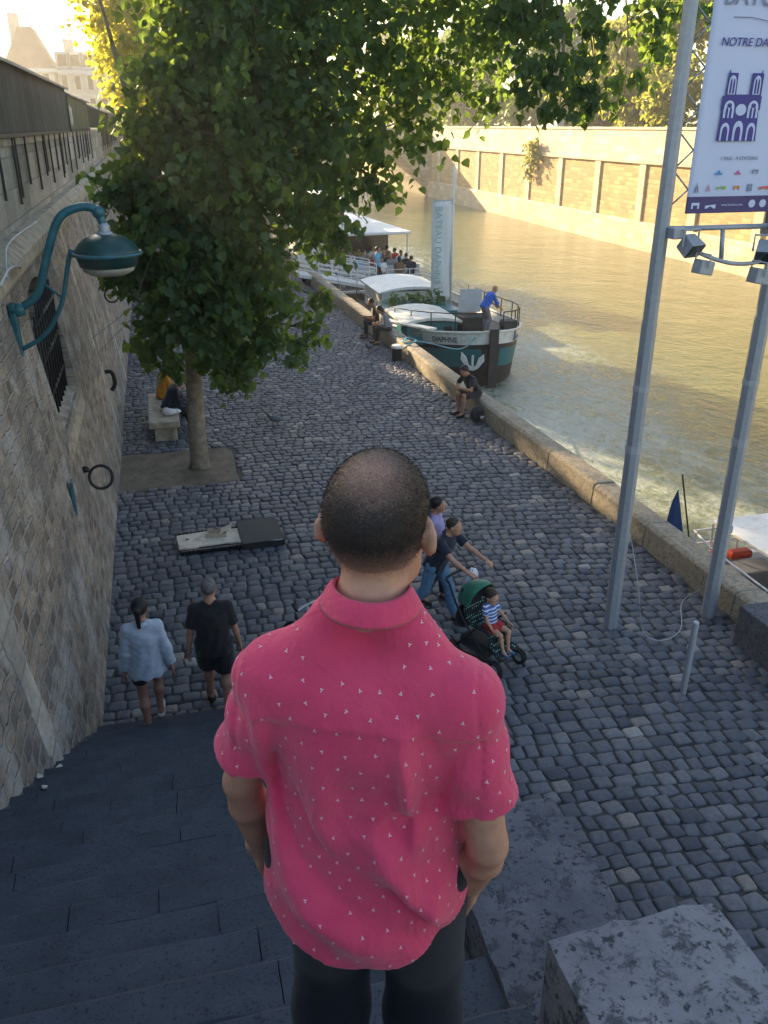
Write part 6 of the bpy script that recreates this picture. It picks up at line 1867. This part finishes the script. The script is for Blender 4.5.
for j in range(na + 1):
    a = R(-10) + R(118) * j / na
    for i in range(nb2 + 1):
        t = pi * i / nb2
        r1, r2 = .215, .30
        x = -r1 * math.cos(t)
        rad = r2 * math.sin(t) ** .6
        vs.append((x, -.14 - rad * math.cos(a) * 1.0, .78 + rad * math.sin(a) * .95))
h_.add(vs, [(j * (nb2 + 1) + i, j * (nb2 + 1) + i + 1, (j + 1) * (nb2 + 1) + i + 1, (j + 1) * (nb2 + 1) + i) for j in range(na) for i in range(nb2)])
ho_ = h_.build('hood', MAT['stroller_green'], pc, True); md = ho_.modifiers.new('s', 'SOLIDIFY'); md.thickness = .012
MB().box((0, -.05, .22), (.4, .5, .16)).build('basket', MAT['black_cloth'], pc, False, .05)
MB().sphere((0, -.36, .5), (.2, .08, .2)).build('rear_panel', MAT['black_cloth'], pc, True)
sb_ = MB(); sb_.sphere((0, 0, 0), (.1, .09, .15)); sb_.sphere((.06, .02, .08), (.07, .07, .1)); sb_.tube(bez([(-.05, 0, .1), (-.02, 0, .2), (.04, 0, .1)], 5), .012, 6)
o = sb_.build('shopping_bag', MAT['plastic_bag'], None, True); o.location = (3.50, 9.12, .88); o.rotation_euler = (0, .2, .5); tag(o, 'white plastic bag with a red pattern hanging from the pushchair handle', 'bag')
st_ = MB(); st_.sphere((0, 0, .02), (.07, .094, .09)); so_ = st_.build('print_patch', MAT['red_cloth'], o, True); so_.location = (.055, -.02, .0); so_.scale = (.8, .8, .8)
# stripes of the child's shirt
m, nt, b = nodes('striped_cloth'); tc = nt.nodes.new('ShaderNodeTexCoord'); sp = nt.nodes.new('ShaderNodeSeparateXYZ'); nt.links.new(tc.outputs['Object'], sp.inputs[0])
mu = nt.nodes.new('ShaderNodeMath'); mu.operation = 'MULTIPLY'; nt.links.new(sp.outputs['Z'], mu.inputs[0]); mu.inputs[1].default_value = 2 * pi / .045
si = nt.nodes.new('ShaderNodeMath'); si.operation = 'SINE'; nt.links.new(mu.outputs[0], si.inputs[0])
c = ramp(nt, si.outputs[0], [(.45, (.06, .14, .42)), (.55, (.68, .72, .78))]); nt.links.new(c, b.inputs['Base Color']); b.inputs['Roughness'].default_value = .85
P_('small child in a blue and white striped shirt sitting in the green pushchair', (3.60, 8.62, .0), R(-153), .98, h=.016, skin=MAT['skin_child'], child=True, pel=(0, .02, .98), lean=R(-6),
   an=((-.1, .50, .47), (.08, .52, .47)), kpole=((-.2, .6, 1), (.2, .6, 1)), wr=((-.27, .34, 1.02), (.27, .34, 1.02)), hdir=((0, .8, -.4), (0, .8, -.4)), hh=.006, head=(R(10), R(-14)), wid=.9,
   top=dict(mat=m, sleeve=.6, hem=.0, off=.02, soff=.03), bottom=dict(mat=MAT['red_cloth'], length=.62, off=.03), hair=dict(mat=MAT['hair_brown'], t=.008), shoes=dict(mat=MAT['shoe_blue']))
# sunglasses of the man in lilac are a part of him
# seated on the kerb
P_('man in a dark t-shirt sitting on the kerb in front of the barge bow', (6.98, 18.45, 0), R(108), 1.74, h=.014, skin=MAT['skin_tan'], pel=(0, 0, .52), lean=R(30), an=((-.12, .46, .085), (.14, .40, .085)),
   wr=((-.07, .50, .70), (.08, .48, .70)), epole=((-1, -.3, -.4), (1, -.3, -.4)), head=(0, R(-12)), hdir=((.3, .7, .3), (-.3, .7, .3)), top=dict(mat=MAT['black_cloth'], sleeve=.7, hem=-.08, off=.02, soff=.025), bottom=dict(mat=MAT['black_cloth'], length=.9, off=.02), hair=dict(mat=MAT['hair_black'], t=.014), shoes=dict(mat=MAT['shoe_dark']))
bp_ = empty('backpack', (6.82, 17.85, 0), R(20), 'black backpack with a white emblem on the cobbles by the seated man', 'bag')
b_ = MB(); b_.sphere((0, 0, .17), (.19, .14, .19)); b_.sphere((0, -.06, .12), (.14, .12, .1)); b_.build('sack', MAT['black_cloth'], bp_, True)
MB().box((-.03, -.178, .13), (.07, .012, .06), Matrix.Rotation(R(12), 4, 'Y')).box((.05, -.176, .14), (.04, .012, .04)).build('emblem', MAT['white_paint'], bp_)
P_('person in dark clothes leaning forward, nearer of the couple seated on the kerb', (6.80, 25.9, 0), R(95), 1.7, h=.018, skin=MAT['skin_tan'], pel=(0, 0, .52), lean=R(28), an=((-.12, .44, .085), (.14, .42, .085)), wr=((-.1, .42, .66), (.1, .42, .66)), head=(0, R(-8)), hh=.008,
   top=dict(mat=MAT['grey_cloth'], sleeve=1.7, hem=-.08), bottom=dict(mat=MAT['black_cloth']), hair=dict(mat=MAT['hair_black'], style='long'), shoes=dict(mat=MAT['shoe_dark']))
P_('person in black with bare arms, farther of the seated couple behind hanging leaves', (6.70, 26.75, 0), R(80), 1.74, h=.018, skin=MAT['skin_brown'], pel=(0, 0, .52), lean=R(22), an=((-.12, .44, .085), (.14, .42, .085)), wr=((-.1, .42, .66), (.1, .42, .66)), hh=.008,
   top=dict(mat=MAT['black_cloth'], sleeve=.6, hem=-.08), bottom=dict(mat=MAT['black_cloth']), hair=dict(mat=MAT['hair_black']), shoes=dict(mat=MAT['shoe_dark']))
# on the bench
P_('person in a navy jacket sitting on the stone bench half behind the tree trunk', (.02, 18.95, 0), R(-84), 1.7, h=.016, skin=MAT['skin_tan'], pel=(0, -.16, .60), lean=R(26), an=((-.12, .32, .085), (.13, .36, .085)), wr=((-.1, .28, .74), (.1, .30, .76)), head=(R(-10), R(-14)), hh=.007,
   top=dict(mat=MAT['navy_cloth'], sleeve=1.75, hem=-.08, off=.024), bottom=dict(mat=MAT['navy_cloth']), hair=dict(mat=MAT['hair_black']), shoes=dict(mat=MAT['shoe_dark']))
P_('person in an orange top at the far end of the stone bench under leaves', (-.12, 19.9, 0), R(-75), 1.7, h=.016, skin=MAT['skin_tan'], pel=(0, -.12, .60), lean=R(14), an=((-.12, .34, .085), (.13, .36, .085)), wr=((-.14, .28, .74), (.14, .30, .74)), hh=.007,
   top=dict(mat=MAT['orange_cloth'], sleeve=1.0, hem=-.08, off=.024), bottom=dict(mat=MAT['black_cloth']), hair=dict(mat=MAT['hair_black']), shoes=dict(mat=MAT['shoe_dark']))
# bargee
P_('bald man in a bright blue shirt bending over the winch on the barge bow', (10.35, 26.75, -.05), R(-78), 1.68, h=.016, skin=MAT['skin'], lean=R(32), pel=(0, -.04, .92), an=((-.12, .0, .085), (.12, -.02, .085)), wr=((-.16, .52, .86), (.18, .50, .84)), epole=((-.5, -.6, -.5), (.5, -.6, -.5)), head=(R(-10), R(-18)), hh=.007,
   top=dict(mat=MAT['royal_blue'], sleeve=1.2, hem=-.06, off=.024, soff=.03), bottom=dict(mat=MAT['grey_cloth'], off=.02), shoes=dict(mat=MAT['shoe_dark']))
# passengers
base = []
for i, (tm, hm, st, le) in enumerate((('white_cloth', 'hair_brown', 'short', 0), ('brown_cloth', 'hair_black', 'long', R(8)), ('navy_cloth', 'hair_black', 'short', R(5)), ('beige_cloth', 'hair_blond', 'long', R(3)))):
    r_ = P_('seated passenger', (0, 0, 0), 0, 1.7, h=.03, skin=MAT[('skin', 'skin_tan', 'skin_tan', 'skin')[i]], pel=(0, -.05, .55), lean=le, an=((-.1, .36, .085), (.1, .36, .085)), wr=((-.14, .30, .68), (.14, .30, .68)), head=(R((-20, 15, 30, -8)[i]), 0), hh=.010,
            top=dict(mat=MAT[tm], sleeve=(.7, 1.6, .7, 1.5)[i], hem=-.08, h=.024), bottom=dict(mat=MAT['jeans'] if i % 2 else MAT['black_cloth']), hair=dict(mat=MAT[hm], style=st, h=.016), shoes=dict(mat=MAT['shoe_dark']))
    base.append(r_['root'])
tops = ['white_cloth', 'brown_cloth', 'navy_cloth', 'beige_cloth', 'cyan_cloth', 'red_cloth', 'grey_cloth', 'black_cloth', 'yellow_cloth', 'white_cloth', 'brown_cloth', 'black_cloth']
rows_ = ['stern row', 'second row', 'third row', 'fourth row', 'fifth row']
seatn = ['quay side end', 'second seat from the quay side', 'middle seat', 'second seat from the river side', 'river side end']
MWb = Matrix.Translation((10.2, 39, WATER)) @ Matrix.Rotation(R(3.5), 4, 'Z')
n = 0
for ri, yy in enumerate((.9, 1.9, 2.9, 3.9, 4.9)):
    for si_, xx in enumerate((-1.6, -.8, 0, .8, 1.6)):
        if ri == 0 and si_ < 2: continue
        if random.random() < .04: continue
        o = base[n % 4] if n < 4 else copy_tree(base[(n * 3 + ri) % 4])
        p = MWb @ Vector((xx + random.uniform(-.1, .1), yy + .1, .91))
        o.location = p; o.rotation_euler = (0, 0, R(180 + random.uniform(-50, 50)) if random.random() < .6 else R(random.uniform(-60, 60)))
        tname = tops[n % len(tops)]
        if n >= 4:
            for ch in o.children:
                if ch.name.startswith('shirt'):
                    ch.material_slots[0].link = 'OBJECT'; ch.material_slots[0].material = MAT[tname]
        cname = {'white_cloth': 'white', 'brown_cloth': 'brown', 'navy_cloth': 'navy', 'beige_cloth': 'beige', 'cyan_cloth': 'light blue', 'red_cloth': 'red', 'grey_cloth': 'grey', 'black_cloth': 'black', 'yellow_cloth': 'yellow'}[tname]
        tag(o, 'boat passenger in a %s top, %s, %s' % (cname, rows_[ri], seatn[si_]), 'person', 'passengers on the excursion boat')
        n += 1
P_('person in a light blue top standing on the gangway end by the boat rail', (9.35, 37.6, -.24), R(-120), 1.7, h=.022, skin=MAT['skin_tan'], hh=.01, an=((-.1, .1, .085), (.1, -.1, .085)), top=dict(mat=MAT['cyan_cloth'], sleeve=.7, hem=-.1), bottom=dict(mat=MAT['black_cloth']), hair=dict(mat=MAT['hair_black']), shoes=dict(mat=MAT['shoe_dark']))

# ------------------------------------------------------------------ evening haze
hz = MB().box2((-640, -100, -6), (940, 940, 32)).build('haze', [], None)
m = bpy.data.materials.new('haze'); m.use_nodes = True; nt = m.node_tree
for n_ in list(nt.nodes):
    if n_.type == 'BSDF_PRINCIPLED': nt.nodes.remove(n_)
pv_ = nt.nodes.new('ShaderNodeVolumePrincipled'); pv_.inputs['Color'].default_value = (.92, .90, .86, 1); pv_.inputs['Density'].default_value = .0013; pv_.inputs['Anisotropy'].default_value = .6
nt.links.new(pv_.outputs[0], nt.nodes['Material Output'].inputs['Volume'])
hz.data.materials.clear(); hz.data.materials.append(m)
tag(hz, kind='stuff')
